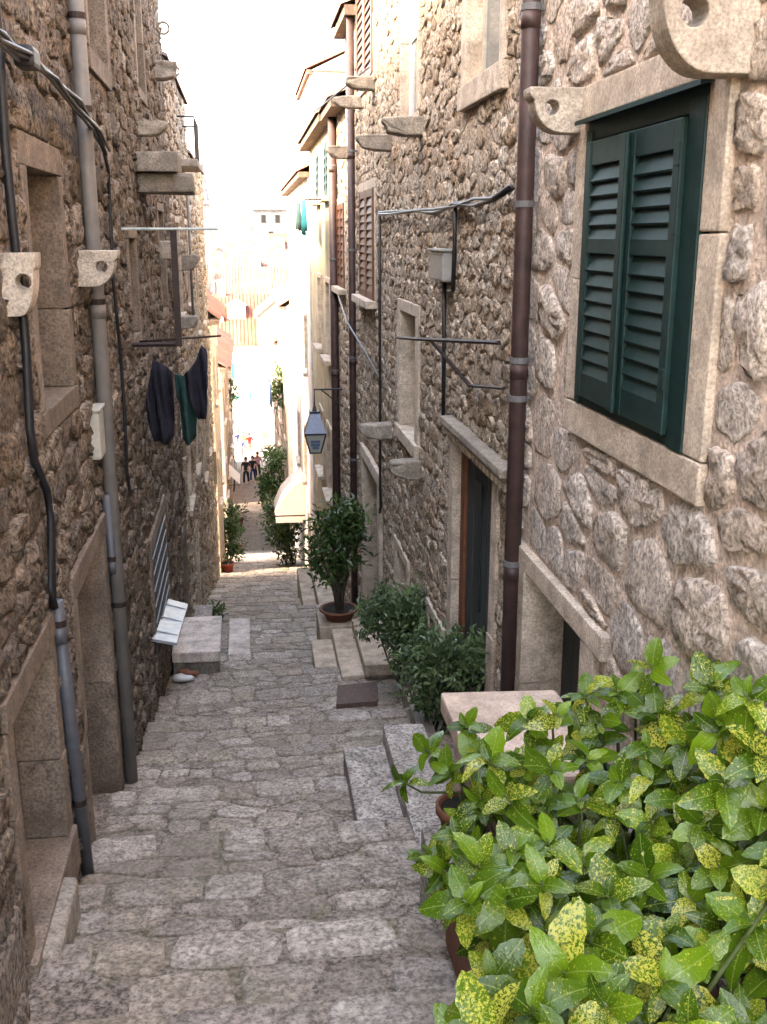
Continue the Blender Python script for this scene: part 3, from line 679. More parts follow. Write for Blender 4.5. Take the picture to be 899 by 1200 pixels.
# door hood with dentils
mb = MB(); WR.box(mb, 6.25, 8.35, -1.51, -1.45, -.02, .12, .01); WR.box(mb, 6.29, 8.31, -1.55, -1.513, -.02, .09, .006); hood = mb.build('door_hood', M['corbel'], r2, tint=.8)
k = 0; y = 6.31
while y < 8.26:
    mb = MB(); WR.box(mb, y, y+.065, -1.615, -1.553, 0, .075, .006); mb.build('dentil', M['frame_r'], hood, tint=.3+.4*(k % 2)); y += .12; k += 1
for S in (S1, S2):
    ym = (S[0]+S[1])/2
    for a, b in ((S[0], ym-.01), (ym+.01, S[1])): louvre_leaf(WR, r2, a, b, S[2], S[3], M['brownwood'], d0=.0, th=.05, st=.1, pitch=.1)

# --- R3, R4 : houses down the street on the right
r3, _ = house('stone_house', 'narrow stone house slice with dark overhanging eaves above brown pipes', WR, 15.604, 17.4, 3.1, [], M['mortar_r2'])
masonry(WR, 15.62, 17.38, -7.2, 3.1, .26, .17, [], M['stone_r2'], r3, 31, depth=.018, gap=.007, n=8, limit=60)
roof(r3, WR, 15.6, 17.45, 3.1, 4.5, .9, over=.24, mat='tile_dark')
S3 = (17.62, 18.9, -.86, .54)
r4, _ = house('stone_house', 'grey stone house with brown shutters between two drainpipes', WR, 17.404, 19.6, 2.1, [S3], M['stone_far'])
masonry(WR, 17.42, 19.58, -7.6, 2.1, .28, .18, [cutr(S3, .1, .1, .1)], M['stone_r2'], r4, 41, depth=.018, gap=.007, n=8, limit=40)
frame(WR, r4, *S3, .1, .1, .1, M['frame_r'], seed=16, sill_out=.12)
for a, b in ((17.62, 18.25), (18.27, 18.9)): louvre_leaf(WR, r4, a, b, S3[2], S3[3], M['brownwood'], d0=.0, th=.05, st=.1, pitch=.14)
roof(r4, WR, 17.4, 19.6, 2.1, 4.5, 1.0, over=.3, mat='tile_dark')
WY = Wall(1.66, -1)
GW = [(20.5, 21.5, .75, 1.75), (22.9, 23.9, .75, 1.75)]; YW = [(20.5, 21.5, -2.4, -.9), (22.9, 23.9, -2.4, -.9), (20.6, 21.6, -5.3, -3.9), (22.9, 23.9, -5.3, -3.9)]
ry, _ = house('plaster_house', 'weathered yellow plaster house with green shutters under the eaves', WY, 19.604, 26.4, 2.1, GW+YW, M['plaster_yellow'])
for i, o_ in enumerate(GW+YW):
    frame(WY, ry, *o_, .12, .1, .1, M['frame_r'], seed=50+i, sill_out=.12)
    if o_ in GW:
        ym = (o_[0]+o_[1])/2
        for a, b in ((o_[0], ym-.01), (ym+.01, o_[1])): louvre_leaf(WY, ry, a, b, o_[2], o_[3], M['teal'] if False else M['green'], d0=-.02, th=.05, st=.1, pitch=.16)
    else: glazed(WY, ry, *o_, rec=.14, cols=2, rows=2)
roof(ry, WY, 19.6, 26.45, 2.1, 4.5, 1.0, over=.3, mat='tile_dark')
WW = Wall(1.62, -1)
WWs = [(28, 29, -.4, 1.0), (31, 32, -.4, 1.0), (34.2, 35.2, -.4, 1.0), (28, 29, -3.6, -2.1), (31, 32, -3.6, -2.1), (34.2, 35.2, -3.6, -2.1), (29.5, 30.5, -7, -5.4), (33, 34, -7.2, -5.6), (28.2, 29.2, -10.2, -7.8)]
rw, _ = house('plaster_house', 'bright white plaster house with plain eaves behind the street lantern', WW, 26.454, 39.0, 1.5, WWs, M['plaster_white'])
for i, o_ in enumerate(WWs):
    frame(WW, rw, *o_, .12, .1, .1, M['frame_r'], seed=70+i, sill_out=.1); glazed(WW, rw, *o_, rec=.12, mat='white', cols=2, rows=2)
roof(rw, WW, 26.45, 39.05, 1.5, 5, 1.2, over=.28, mat='tile')
up = thing('rooftop_storey', 'pale pink set-back upper storey rising behind the dark tiled eaves', 'building')
WU = Wall(2.1, -1)
wall_mesh(WU, 32.5, 38.5, 1.4, 4.7, [(33.5, 34.3, 2.9, 4.0), (36, 36.8, 2.9, 4.0)], body=3.0).build('wall', M['plaster_pink'], up)
mb = MB()
for a in (33.5, 36): WU.box(mb, a, a+.8, 2.9, 4.0, -.2, -.15)
mb.build('window', M['glass'], up); roof(up, WU, 32.4, 38.6, 4.7, 3.0, .7, over=.15, mat='tile')
# houses beyond the cross lane
def simple_house(name, label, w, y0, y1, ztop, mat, wins, rise=1.2, depth=5, over=.28, shut=None, tile='tile'):
    h, _ = house(name, label, w, y0, y1, ztop, wins, M[mat], body=depth)
    for i, o_ in enumerate(wins):
        frame(w, h, *o_, .12, .1, .1, M['frame_r'], seed=int(y0*10)+i, sill_out=.08)
        if shut:
            for a, b in ((o_[0], (o_[0]+o_[1])/2), ((o_[0]+o_[1])/2+.01, o_[1])):
                mb = MB(); w.box(mb, a, b, o_[2], o_[3], -.02, .04, .01); mb.build('shutter_leaf', M[shut], h)
        else: glazed(w, h, *o_, rec=.12, cols=2, rows=1)
    roof(h, w, y0, y1, ztop, depth, rise, over=over, mat=tile)
    return h
def winrow(y0, y1, n, zs, w_=1.0, hgt=1.4):
    return [(y0+(k+.5)*(y1-y0)/n-w_/2, y0+(k+.5)*(y1-y0)/n+w_/2, z, z+hgt) for k in range(n) for z in zs]
WB = Wall(1.62, -1)
simple_house('plaster_house', 'cream house with brown shutters past the sunlit cross lane, behind climbing plants', WB, 44, 56, -2.9, 'plaster_cream', winrow(44, 56, 3, (-5.6, -8.8, -12.4)), shut='brownwood', rise=1.6)
simple_house('plaster_house', 'low pink house beyond the climbing plants at the foot of the steps', Wall(1.7, -1), 57, 72, -5.7, 'plaster_pink', winrow(57, 72, 4, (-8.2, -11.6)), shut='brownwood', rise=1.6)

# ================================================================ left-hand houses
W1 = (5.34, 6.24, -.86, .33); DL1 = (4.06, 4.92, -3.05, -1.95); DL2 = (5.72, 6.9, -3.98, -2.0); UPW = (8.02, 9.0, 1.28, 2.8); UP0 = (4.2, 5.0, 1.25, 2.5)
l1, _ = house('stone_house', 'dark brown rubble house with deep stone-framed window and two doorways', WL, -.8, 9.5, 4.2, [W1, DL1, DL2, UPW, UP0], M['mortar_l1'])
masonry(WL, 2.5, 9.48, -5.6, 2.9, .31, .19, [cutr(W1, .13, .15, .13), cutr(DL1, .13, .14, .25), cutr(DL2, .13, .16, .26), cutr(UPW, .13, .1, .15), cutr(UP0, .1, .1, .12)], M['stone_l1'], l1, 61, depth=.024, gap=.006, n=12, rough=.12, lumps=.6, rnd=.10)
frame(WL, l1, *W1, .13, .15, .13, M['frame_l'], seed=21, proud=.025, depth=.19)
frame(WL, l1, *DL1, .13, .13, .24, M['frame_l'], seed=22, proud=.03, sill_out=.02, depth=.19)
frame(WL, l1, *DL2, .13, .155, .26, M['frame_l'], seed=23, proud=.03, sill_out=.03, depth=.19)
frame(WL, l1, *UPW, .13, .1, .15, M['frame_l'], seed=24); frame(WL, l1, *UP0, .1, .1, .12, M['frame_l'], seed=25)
glazed(WL, l1, *W1, rec=.20, mat='winpaint'); door_leaf(WL, l1, *DL2, .2, 'darkdoor', 5, False); door_leaf(WL, l1, *DL1, .2, 'darkdoor', 4, False)
glazed(WL, l1, *UPW, rec=.2, mat='winpaint'); glazed(WL, l1, *UP0, rec=.2, mat='winpaint')
W2 = (9.72, 10.3, -.9, -.02); GR = (10.0, 11.7, -4.25, -3.05); L2W = [(13.2, 14.0, -.9, .3), (11.6, 12.4, 1.5, 2.8)]; DL3 = (14.3, 15.2, -6.3, -4.3)
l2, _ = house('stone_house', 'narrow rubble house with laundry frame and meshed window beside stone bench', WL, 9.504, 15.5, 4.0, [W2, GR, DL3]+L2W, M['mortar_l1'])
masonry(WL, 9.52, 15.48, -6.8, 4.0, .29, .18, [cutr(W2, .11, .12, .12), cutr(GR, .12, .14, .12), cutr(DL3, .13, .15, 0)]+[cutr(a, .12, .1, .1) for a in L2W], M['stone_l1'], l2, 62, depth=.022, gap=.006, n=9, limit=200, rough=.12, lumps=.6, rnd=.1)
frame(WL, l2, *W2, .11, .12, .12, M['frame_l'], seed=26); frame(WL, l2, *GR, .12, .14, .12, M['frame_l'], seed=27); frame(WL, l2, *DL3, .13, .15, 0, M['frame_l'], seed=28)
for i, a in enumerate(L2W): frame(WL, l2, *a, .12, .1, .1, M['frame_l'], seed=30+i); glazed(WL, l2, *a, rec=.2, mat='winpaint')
glazed(WL, l2, *W2, rec=.2, mat='winpaint', cols=1); door_leaf(WL, l2, *DL3, .25, 'darkdoor', 4)
mb = MB(); WL.box(mb, *GR, -.3, -.28); mb.build('window_void', M['darkroom'], l2)
for k in range(13):
    y = GR[0]+(k+.5)*(GR[1]-GR[0])/13; mb = MB(); mb.tube([WL.p(.02, y, GR[2]), WL.p(.02, y, GR[3])], .01, 6); mb.build('grille_bar', M['grille'], l2)
for k in range(7):
    z = GR[2]+(k+.5)*(GR[3]-GR[2])/7; mb = MB(); mb.tube([WL.p(.035, GR[0], z), WL.p(.035, GR[1], z)], .008, 6); mb.build('grille_bar', M['grille'], l2)
roof(l2, WL, 9.5, 15.55, 4.0, 4.5, 1, over=.09, mat='tile_dark')
def left_house(label, y0, y1, ztop, seed, wins, doors, limit=40, x=-1.05):
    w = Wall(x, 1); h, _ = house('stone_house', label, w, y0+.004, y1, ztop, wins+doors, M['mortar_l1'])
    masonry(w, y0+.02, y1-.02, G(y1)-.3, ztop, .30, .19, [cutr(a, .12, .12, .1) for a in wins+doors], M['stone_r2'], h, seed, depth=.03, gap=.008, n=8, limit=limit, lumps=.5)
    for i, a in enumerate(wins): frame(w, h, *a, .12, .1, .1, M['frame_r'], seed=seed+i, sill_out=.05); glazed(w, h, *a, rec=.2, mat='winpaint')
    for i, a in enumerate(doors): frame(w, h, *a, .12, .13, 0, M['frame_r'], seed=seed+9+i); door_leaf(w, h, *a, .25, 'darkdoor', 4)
    roof(h, w, y0, y1+.05, ztop, 4.5, 1, over=.09, mat='tile_dark'); return h
l3 = left_house('rubble house with stone balcony slab on the shaded side', 15.5, 21, 2.35, 81, [(16.4, 17.3, -1.2, .2), (19, 19.9, -1.2, .2), (16.4, 17.3, -4.3, -2.9), (19, 19.9, -4.3, -2.9)], [(17.6, 18.5, -7.1, -5.1)])
l4 = left_house('rubble house at the end of the shaded side, next to the lower orange roof', 21, 28.5, 1.5, 91, [(22.2, 23.1, -2, -.6), (25, 25.9, -2, -.6), (22.2, 23.1, -5.2, -3.8), (25, 25.9, -5.2, -3.8)], [(26.6, 27.5, -9.5, -7.4)])
simple_house('plaster_house', 'lower house with orange tiled roof past the taller rubble houses', Wall(-1.05, 1), 30.6, 37.0, -2.4, 'stone_far', winrow(30.6, 37, 2, (-5, -8.2)), rise=2.1, over=.3)
simple_house('plaster_house', 'stone house with brown shutters at the foot of the steps below the orange roof', Wall(-1.1, 1), 42, 56, -5.2, 'stone_far', winrow(42, 56, 4, (-7.6, -10.8)), rise=1.6, shut='brownwood')
simple_house('plaster_house', 'last white house before the sunlit square, teal cloth hanging beside it', Wall(-1.2, 1), 58, 74, -7.2, 'plaster_white', winrow(58, 74, 4, (-9.6, -12.6)), rise=1.6, shut='teal')

# ================================================================ the town beyond the foot of the steps
def block_house(name, label, x0, x1, y0, y1, zb, zt, mat, rise, wins=(), shut='teal', pitch=.3, dormers=(), tile='tile'):
    t = thing(name, label, 'house'); rng = random.Random(int(y0*10+x0))
    mb = MB(); mb.box(x0, x1, y0, y1, zb, zt)
    ym = (y0+y1)/2
    for xx in (x0+.01, x1-.01): mb.add([(xx, y0, zt), (xx, y1, zt), (xx, ym, zt+rise)], [(0, 1, 2)])
    mb.build('wall', M[mat], t)
    mb = MB(); n = int((x1-x0)/pitch); p = (x1-x0)/n; prof = [(-.5, 0), (-.2, .07), (.2, .07), (.5, 0)]
    for ya, yb in ((y0-.35, ym), (y1+.35, ym)):
        zs = zt-.35*rise/(ym-y0)
        for k in range(n):
            mb.tv = rng.random(); xc = x0+(k+.5)*p
            vs = [(xc+a*p, ya, zs+h+.05) for a, h in prof]+[(xc+a*p, yb, zt+rise+h+.05) for a, h in prof]
            mb.add(vs, [(q, q+1, q+5, q+4) for q in range(3)]+[(0, 1, 2, 3)])
    rf = mb.build('roof', M[tile], t)
    for (xa, xb, za, zb_) in wins:
        m = MB(); m.box(xa-.12, xb+.12, y0-.06, y0+.02, za-.12, zb_+.12); f = m.build('window_frame', M['frame_r'], t)
        m = MB(); m.box(xa, xb, y0-.08, y0-.055, za, zb_); m.build('pane' if not shut else 'shutter_leaf', M[shut] if shut else M['glass'], f)
    for (xc, yc, w_, h_) in dormers:
        zr = zt+rise*(yc-y0)/(ym-y0)
        m = MB(); m.box(xc-w_/2, xc+w_/2, yc, yc+2.5, zr-.4, zr+h_); m.prism([(xc-w_/2-.15, zr+h_), (xc+w_/2+.15, zr+h_), (xc, zr+h_+.5)], yc-.15, yc+2.6, lambda a, b, d: (a, d, b)); d_ = m.build('dormer', M['plaster_cream'], t)
        m = MB(); m.box(xc-w_*.3, xc+w_*.3, yc-.03, yc-.01, zr+.1, zr+h_-.15); m.build('pane', M['glass'], d_)
    m = MB(); cx = x0+(x1-x0)*rng.uniform(.25, .75); m.box(cx-.35, cx+.35, ym-.3, ym+.4, zt+rise-.5, zt+rise+1.1); m.box(cx-.45, cx+.45, ym-.4, ym+.5, zt+rise+1.1, zt+rise+1.25); m.build('chimney', M['plaster_cream'], rf)
    return t
def wp(u0, u1, v0, v1, Y):
    a = onY(u0, v0, Y); b = onY(u1, v1, Y); return (a[0], b[0], b[2], a[2])
block_house('plaster_house', 'white house closing the street with teal shutters and orange roof', -7.5, 2.6, 86, 96, -17.4, -8.5, 'plaster_white', 3.6,
            [wp(266, 272, 403, 411, 86), wp(267, 275, 426, 444, 86), wp(273, 280, 463, 468, 86), wp(292, 295, 459, 467, 86)], shut='teal', dormers=[(-.8, 88.3, 1.5, 1.2)])
block_house('plaster_house', 'cream house with brick-red roof rising right of the white end house', 2.9, 11, 83, 93, -17.4, -6.9, 'plaster_cream', 3.0, [(3.4, 4.2, -9.6, -8.2), (5.2, 6, -9.6, -8.2), (3.4, 4.2, -13, -11.6)], shut=None)
block_house('plaster_house', 'pale house with white dormer behind the white end house', -3, 8.5, 102, 113, -17.4, -7.0, 'plaster_cream', 3.9, dormers=[(5.9, 104, 1.6, 1.8)], tile='tile_pale')
block_house('plaster_house', 'orange roofed house on the shaded side behind the white end house', -16, -3.6, 100, 112, -17.4, -6.8, 'plaster_cream', 4.0, dormers=[(-5.4, 101.6, 1.5, 1.3)])
block_house('plaster_house', 'broad pink roofed house with two dark dormer windows, below the grey rampart', -9, 13, 125, 139, -17.4, -4.6, 'plaster_pink', 2.6, dormers=[(1.2, 126, 1.4, 1.4), (3.6, 126, 1.4, 1.4)], tile='tile_pale')
block_house('plaster_house', 'long pale roofed house in front of the grey rampart', -14, 6, 150, 164, -17, -4.2, 'plaster_white', 3.4, [(-4, -3, -6, -4.8), (0, 1, -6, -4.8)], shut=None, dormers=[(-3.5, 151.2, 1.7, 1.5), (1.5, 151.2, 1.7, 1.5)], tile='tile_pale')
block_house('plaster_house', 'cream roofed house in front of the tall dark keep', 4, 22, 165, 178, -17, -2.7, 'plaster_cream', 3.0, [(7, 8, -5, -3.6), (9.4, 10.4, -5, -3.6)], shut=None, dormers=[(5.4, 166.2, 1.8, 1.5)])
block_house('plaster_house', 'small red roofed house under the crenellated rampart', -18, -5, 176, 187, -17, -2.6, 'plaster_pink', 3.2)
def gable_front(label, xc, wid, y0, y1, zb, zt, rise, mat, tile, wins=()):
    t = thing('plaster_house', label, 'house'); h = wid/2
    mb = MB(); mb.prism([(xc-h, zb), (xc+h, zb), (xc+h, zt), (xc, zt+rise), (xc-h, zt)], y0, y1, lambda a, b, d: (a, d, b)); mb.build('wall', M[mat], t)
    mb = MB(); rng = random.Random(int(xc*9+y0)); n = int((y1-y0)/.4); p = (y1-y0+.6)/n
    for sx in (-1, 1):
        for k in range(n):
            ya = y0-.3+k*p; mb.tv = rng.random(); e = .35*rise/h
            vs = [(xc+sx*(h+.35), ya, zt-e+.08), (xc+sx*(h+.35), ya+p*.5, zt-e+.16), (xc+sx*(h+.35), ya+p, zt-e+.08), (xc, ya+p, zt+rise+.08), (xc, ya+p*.5, zt+rise+.16), (xc, ya, zt+rise+.08)]
            mb.add(vs, [(0, 1, 4, 5), (1, 2, 3, 4)])
    mb.build('roof', M[tile], t)
    for (a, b, c, d) in wins:
        m = MB(); m.box(a-.12, b+.12, y0-.06, y0+.02, c-.12, d+.12); f = m.build('window_frame', M['frame_r'], t); m = MB(); m.box(a, b, y0-.08, y0-.055, c, d); m.build('pane', M['glass'], f)
gable_front('narrow cream gabled house jutting out beside the end house', 3.0, 4.2, 81, 92, -17.4, -6.0, 1.7, 'plaster_cream', 'tile', [(2.2, 3.0, -9.0, -7.6), (2.2, 3.0, -12.4, -11)])
gable_front('orange gabled roof seen over the lower left houses', -4.6, 5.4, 88, 101, -17.4, -6.6, 2.6, 'plaster_cream', 'tile', [(-4.9, -4.2, -6.0, -4.9)])
gable_front('small pink gabled house under the keep', 6.0, 6, 140, 149, -17, -4.3, 2.2, 'plaster_pink', 'tile', [(5.4, 6.4, -4.6, -3.3)])
gable_front('pale gabled house below the rampart between two longer roofs', -3.4, 5.5, 141, 149, -17, -4.0, 2.4, 'plaster_white', 'tile_pale', [(-3.9, -2.9, -4.2, -3)])
# rampart + keep
rp_ = thing('city_rampart', 'grey crenellated city rampart above the distant roofs', 'rampart')
mb = MB(); mb.box(-60, 70, 222, 226, -16, 2.2); mb.build('wall', M['fort'], rp_)
for k in range(40):
    m = MB(); x = -28+k*1.9; m.box(x, x+1.1, 222.1, 223.1, 2.2, 3.5); m.build('merlon', M['fort'], rp_)
kp = thing('stone_keep', 'square grey stone keep standing on the distant rampart', 'tower')
mb = MB(); mb.box(2.2, 9.2, 214, 221.5, -14, 5.0); mb.box(1.9, 9.5, 213.7, 221.8, 5.0, 5.9); mb.build('wall', M['fort'], kp)
for xa, za in ((3.6, 2.6), (6.4, 2.6), (5.0, -.6)):
    m = MB(); m.box(xa, xa+.9, 213.93, 214.05, za, za+1.5); m.build('window', M['darkroom'], kp)
sp = thing('church_spire', 'slender grey church spire above the orange roofs', 'spire')
c = onY(238, 240, 120); m = MB(); m.box(c[0]-.75, c[0]+.75, 119.3, 120.7, -16, 3.4); m.box(c[0]-.9, c[0]+.9, 119.1, 120.9, 3.4, 3.8); m.build('shaft', M['fort'], sp)
m = MB(); m.lathe([(.75, 3.8), (.55, 5.2), (.3, 7.2), (.05, 9.0)], (c[0], 120, 0), 8); m.tube([(c[0], 120, 8.9), (c[0], 120, 10.2)], .05, 5); m.build('pinnacle', M['fort'], sp)
sq = grid_sheet('square_paving', [-30, -10, 0, 10, 30], [74.2, 78, 82, 86.2], lambda x, y: G(y)+.006, M['stucco_asphalt']); sq['kind'] = 'structure'

# ================================================================ street furniture and fittings
def tubething(name, label, cat, pts, r, mat, group=None, n=8):
    mb = MB(); mb.tube(pts, r, n); o = mb.build(name, M[mat], smooth=True); return tag(o, label, cat, group)
def drainpipe(label, w, y, z0, z1, r, off, mat, clips, bend=0, lean=0):
    t = thing('drainpipe', label, 'drainpipe'); mb = MB()
    mb.tube([w.p(off, y, z1), w.p(off, y+lean*.5, (z0+z1)/2), w.p(off, y+lean, z0)], r, 14); mb.build('pipe', M[mat], t, True)
    for z in clips:
        yy = y+lean*(z1-z)/(z1-z0)
        m = MB(); m.tube([w.p(off, yy, z-.018), w.p(off, yy, z+.018)], r*1.12, 14); w.box(m, yy-.012, yy+.012, z-.012, z+.012, -.03, off); m.build('clip', M['iron' if mat != 'pipe_brown' else 'cable_lt'], t)
    for z in clips[::2]: m = MB(); m.tube([w.p(off, y+lean*(z1-z)/(z1-z0), z-.11), w.p(off, y+lean*(z1-z)/(z1-z0), z-.02)], r*1.07, 14); m.build('joint', M[mat], t, True)
    return t
drainpipe('thick brown drainpipe between boulder house and hooded door', WR, 6.02, -4.1, 4.1, .052, .08, 'pipe_brown', [1.22, .18, -.72, -.95, -2.0])
drainpipe('brown drainpipe running to the ground by potted tree, beside brown shutters', Wall(1.7, -1), 15.72, -6.3, 3.0, .055, .10, 'pipe_brown', [1.2, -.2, -1.8, -3.4])
drainpipe('brown drainpipe farther downhill between brown shutters and yellow house', Wall(1.7, -1), 18.95, -7.2, 2.1, .075, .10, 'pipe_brown', [1.2, -.4, -2.4])
drainpipe('wide grey drainpipe on dark rubble wall', WL, 7.12, -4.0, 4.1, .05, .07, 'pipe_grey', [1.32, .78, -.42, -2.55])
drainpipe('thin grey conduit pipe ending at small cream junction box', WL, 7.02, -4.15, -1.72, .03, .05, 'conduit', [-2.2, -3.2], lean=.35)
drainpipe('short grey cable guard pipe rising from doorway step', WL, 5.04, -3.6, -1.78, .035, .05, 'conduit', [-1.9, -3.0], lean=.22)
pw = lambda w, u, v, d=.03: tuple(onX(u, v, w.x+w.n*d))
tubething('black_cable', 'thick black cable dropping past deep window into grey guard pipe', 'cable', [WL.p(.05, 4.85, 4.1)]+[pw(WL, u, v, .05) for u, v in ((-2, 40), (7, 180), (18, 290), (30, 400), (35, 500), (40, 540), (55, 575), (60, 610), (61, 690), (64, 712))], .021, 'cable')
m = thing('junction_box', 'small cream junction box below grey pipe on rubble wall', 'junction box'); mb = MB(); WL.box(mb, 6.75, 6.98, -1.42, -1.1, -.01, .08, .02); mb.build('box', M['boxcream'], m); mb = MB(); WL.box(mb, 6.73, 7.0, -1.1, -1.08, -.01, .09, .006); mb.build('lid', M['boxcream'], m)
tubething('black_cable', 'thin black cable looping down wall from upper cable bundle', 'cable', [pw(WL, u, v, .05) for u, v in ((118, 160), (127, 200), (130, 260), (133, 330), (140, 400), (146, 480), (149, 555), (152, 574), (160, 572))], .014, 'cable')
# bundle of cables upper left
bt = thing('cable_bundle', 'sagging bundle of black cables across upper rubble wall and grey pipe', 'cable bundle'); rng = random.Random(8)
for k in range(5):
    j = lambda s: (rng.uniform(-s, s))
    base = [(-40, 18), (0, 45), (30, 66), (60, 92), (90, 122), (112, 150), (124, 178)]
    pts = [tuple(np.array(pw(WL, u, v, .13))+np.array([j(.03), j(.03), j(.025)])) for u, v in base]
    mb = MB(); mb.tube(pts, .011, 6); mb.build('cable', M['cable' if k < 4 else 'cable_lt'], bt, True)
q = pw(WL, 32, 66, .13)[1:]; mb = MB(); WL.box(mb, q[0]-.08, q[0]+.1, q[1]-.05, q[1]+.04, .08, .17, .02); mb.build('splice_box', M['cable'], bt)
# laundry frame and washing
lf = thing('laundry_frame', 'dark iron laundry frame sticking out of rubble wall with pale top rail', 'laundry frame')
mb = MB(); mb.tube([WL.p(-.05, 9.35, .06), WL.p(.83, 9.35, .06)], .012, 6); mb.build('top_rail', M['greenbar'], lf)
mb = MB(); mb.tube([WL.p(-.05, 9.35, -.93), WL.p(.46, 9.35, -.93)], .022, 6); mb.build('bottom_rail', M['iron'], lf)
mb = MB(); WL.box(mb, 9.32, 9.38, -.945, .05, .42, .475); mb.build('post', M['iron'], lf)
pole = tubething('washing_pole', 'thin pole carrying dark washing out from rubble wall', 'pole', [WL.p(-.05, 10.1, -.98), WL.p(.8, 10.1, -.93)], .011, 'iron', n=6)
def garment(label, poly, y, mat, seed, sway=.05):
    rng = random.Random(seed); bm = bmesh.new(); f = bm.faces.new([bm.verts.new((a, 0, b)) for a, b in poly])
    bmesh.ops.triangulate(bm, faces=bm.faces[:])
    for _ in range(3): bmesh.ops.subdivide_edges(bm, edges=bm.edges[:], cuts=1, use_grid_fill=True)
    zt = max(p[1] for p in poly)
    for v in bm.verts:
        dz = min(1, (zt-v.co.z)/.25)
        v.co.y = y+sway*dz*(math.sin(v.co.x*42+seed)+.6*math.sin(v.co.x*75+v.co.z*7))+.02*noise.noise(v.co*6)
        v.co.x += .02*dz*noise.noise(v.co*5+Vector((seed, 0, 0)))
    me = bpy.data.meshes.new('hanging_garment'); bm.to_mesh(me); bm.free(); me.materials.append(M[mat]); me.polygons.foreach_set('use_smooth', [True]*len(me.polygons))
    o = bpy.data.objects.new('hanging_garment', me); COL.objects.link(o); s = o.modifiers.new('s', 'SOLIDIFY'); s.thickness = .008
    return tag(o, label, 'laundry', 'washing hung on the pole')
gx = lambda u, v: tuple(onY(u, v, 10.1)[[0, 2]])
garment('dark purple garment hanging nearest the rubble wall', [gx(*p) for p in ((179, 421), (190, 426), (203, 436), (206, 480), (203, 512), (197, 520), (180, 517), (172, 490), (173, 460))], 10.1, 'clothdark', 2)
garment('dark green garment hanging in the middle of the washing pole', [gx(*p) for p in ((205, 438), (216, 441), (224, 440), (230, 470), (231, 512), (222, 521), (214, 515), (212, 480), (206, 465))], 10.12, 'clothgreen', 5)
garment('black garment bunched at the outer end of the washing pole', [gx(*p) for p in ((216, 441), (228, 425), (236, 404), (242, 410), (244, 450), (242, 490), (232, 492), (224, 470))], 10.08, 'clothdark', 9)
# stone slab / balcony on left
bl = thing('stone_balcony', 'dark stone balcony slab projecting from rubble wall above laundry frame', 'balcony'); rng = random.Random(4)
mb = MB(); WL.box(mb, 10.8, 11.6, .62, .80, -.1, .42, .02, .01, rng); mb.build('slab', M['corbel'], bl, tint=.1)
mb = MB(); WL.box(mb, 10.95, 11.5, .42, .615, -.1, .56, .03, .012, rng); mb.build('console', M['corbel'], bl, tint=.2)
solid_corbel(WL, 11.4, .2, 1.0, 1.16, .30, 'grey stone corbel just above the dark balcony slab')
solid_corbel(WL, 13.2, .2, -.28, -.05, .30, 'stone corbel half way down wall beneath balcony slab')
solid_corbel(WL, 17.5, .25, -.55, -.3, .32, 'stone corbel by vertical grey rod, below small railed balcony')
solid_corbel(WL, 15.7, .25, -1.35, -1.15, .34, 'stone corbel above the dark washing')
solid_corbel(WL, 14.0, .22, 1.9, 2.12, .3, 'dark corbel below the top eaves of narrow rubble house')
sb = thing('railed_balcony', 'small balcony with thin iron railing high on shaded side', 'balcony')
mb = MB(); WL.box(mb, 18.2, 19.8, 1.12, 1.24, -.1, .34, .02); mb.build('slab', M['corbel'], sb)
for k in range(8): mb = MB(); mb.tube([WL.p(.3, 18.25+k*.21, 1.22), WL.p(.3, 18.25+k*.21, 1.9)], .012, 5); mb.build('baluster', M['iron'], sb)
mb = MB(); mb.tube([WL.p(0, 18.2, 1.9), WL.p(.3, 18.2, 1.9), WL.p(.3, 19.8, 1.9), WL.p(0, 19.8, 1.9)], .016, 5); mb.build('handrail', M['iron'], sb)
tubething('wall_rod', 'thin grey vertical rod on downhill end of shaded rubble wall', 'rod', [WL.p(.14, 18.2, 1.0), WL.p(.14, 18.2, -1.4)], .022, 'pipe_grey')
for i, (yy, zz) in enumerate(((13.3, 2.36), (15.1, 2.15))):
    mb = MB(); mb.tube([WL.p(.12, yy, zz)]+[WL.p(.2+.065*math.cos(a), yy, zz+.065*math.sin(a)) for a in [math.pi-k*2*math.pi/14 for k in range(14)]]+[WL.p(.12, yy, zz)], .016, 6)
    tag(mb.build('iron_ring', M['corbel']), ['stone ring against sky at the top eaves', 'stone ring against sky just below the other ring'][i], 'ring', 'rings under the eaves')
# sheet metal trough and things on it
tr = thing('metal_ledge', 'tilted pale sheet metal ledge under meshed window', 'ledge')
c_ = [WL.p(0, 9.7, -3.86), WL.p(.25, 9.7, -3.92), WL.p(.25, 11.6, -4.2), WL.p(0, 11.6, -4.12)]
mb = MB(); mb.add(c_+[(a, b, z-.03) for a, b, z in c_], [(0, 1, 2, 3), (4, 5, 6, 7), (0, 1, 5, 4), (1, 2, 6, 5), (2, 3, 7, 6), (3, 0, 4, 7)]); mb.build('sheet', M['sheetmetal'], tr)
for k in range(3):
    f_ = (k+.5)/3; a = Vector(c_[0]).lerp(Vector(c_[3]), f_); b = Vector(c_[1]).lerp(Vector(c_[2]), f_); mb = MB(); mb.tube([a+Vector((.02, 0, .004)), b+Vector((-.01, 0, .004))], .008, 5); mb.build('rib', M['sheetmetal'], tr)
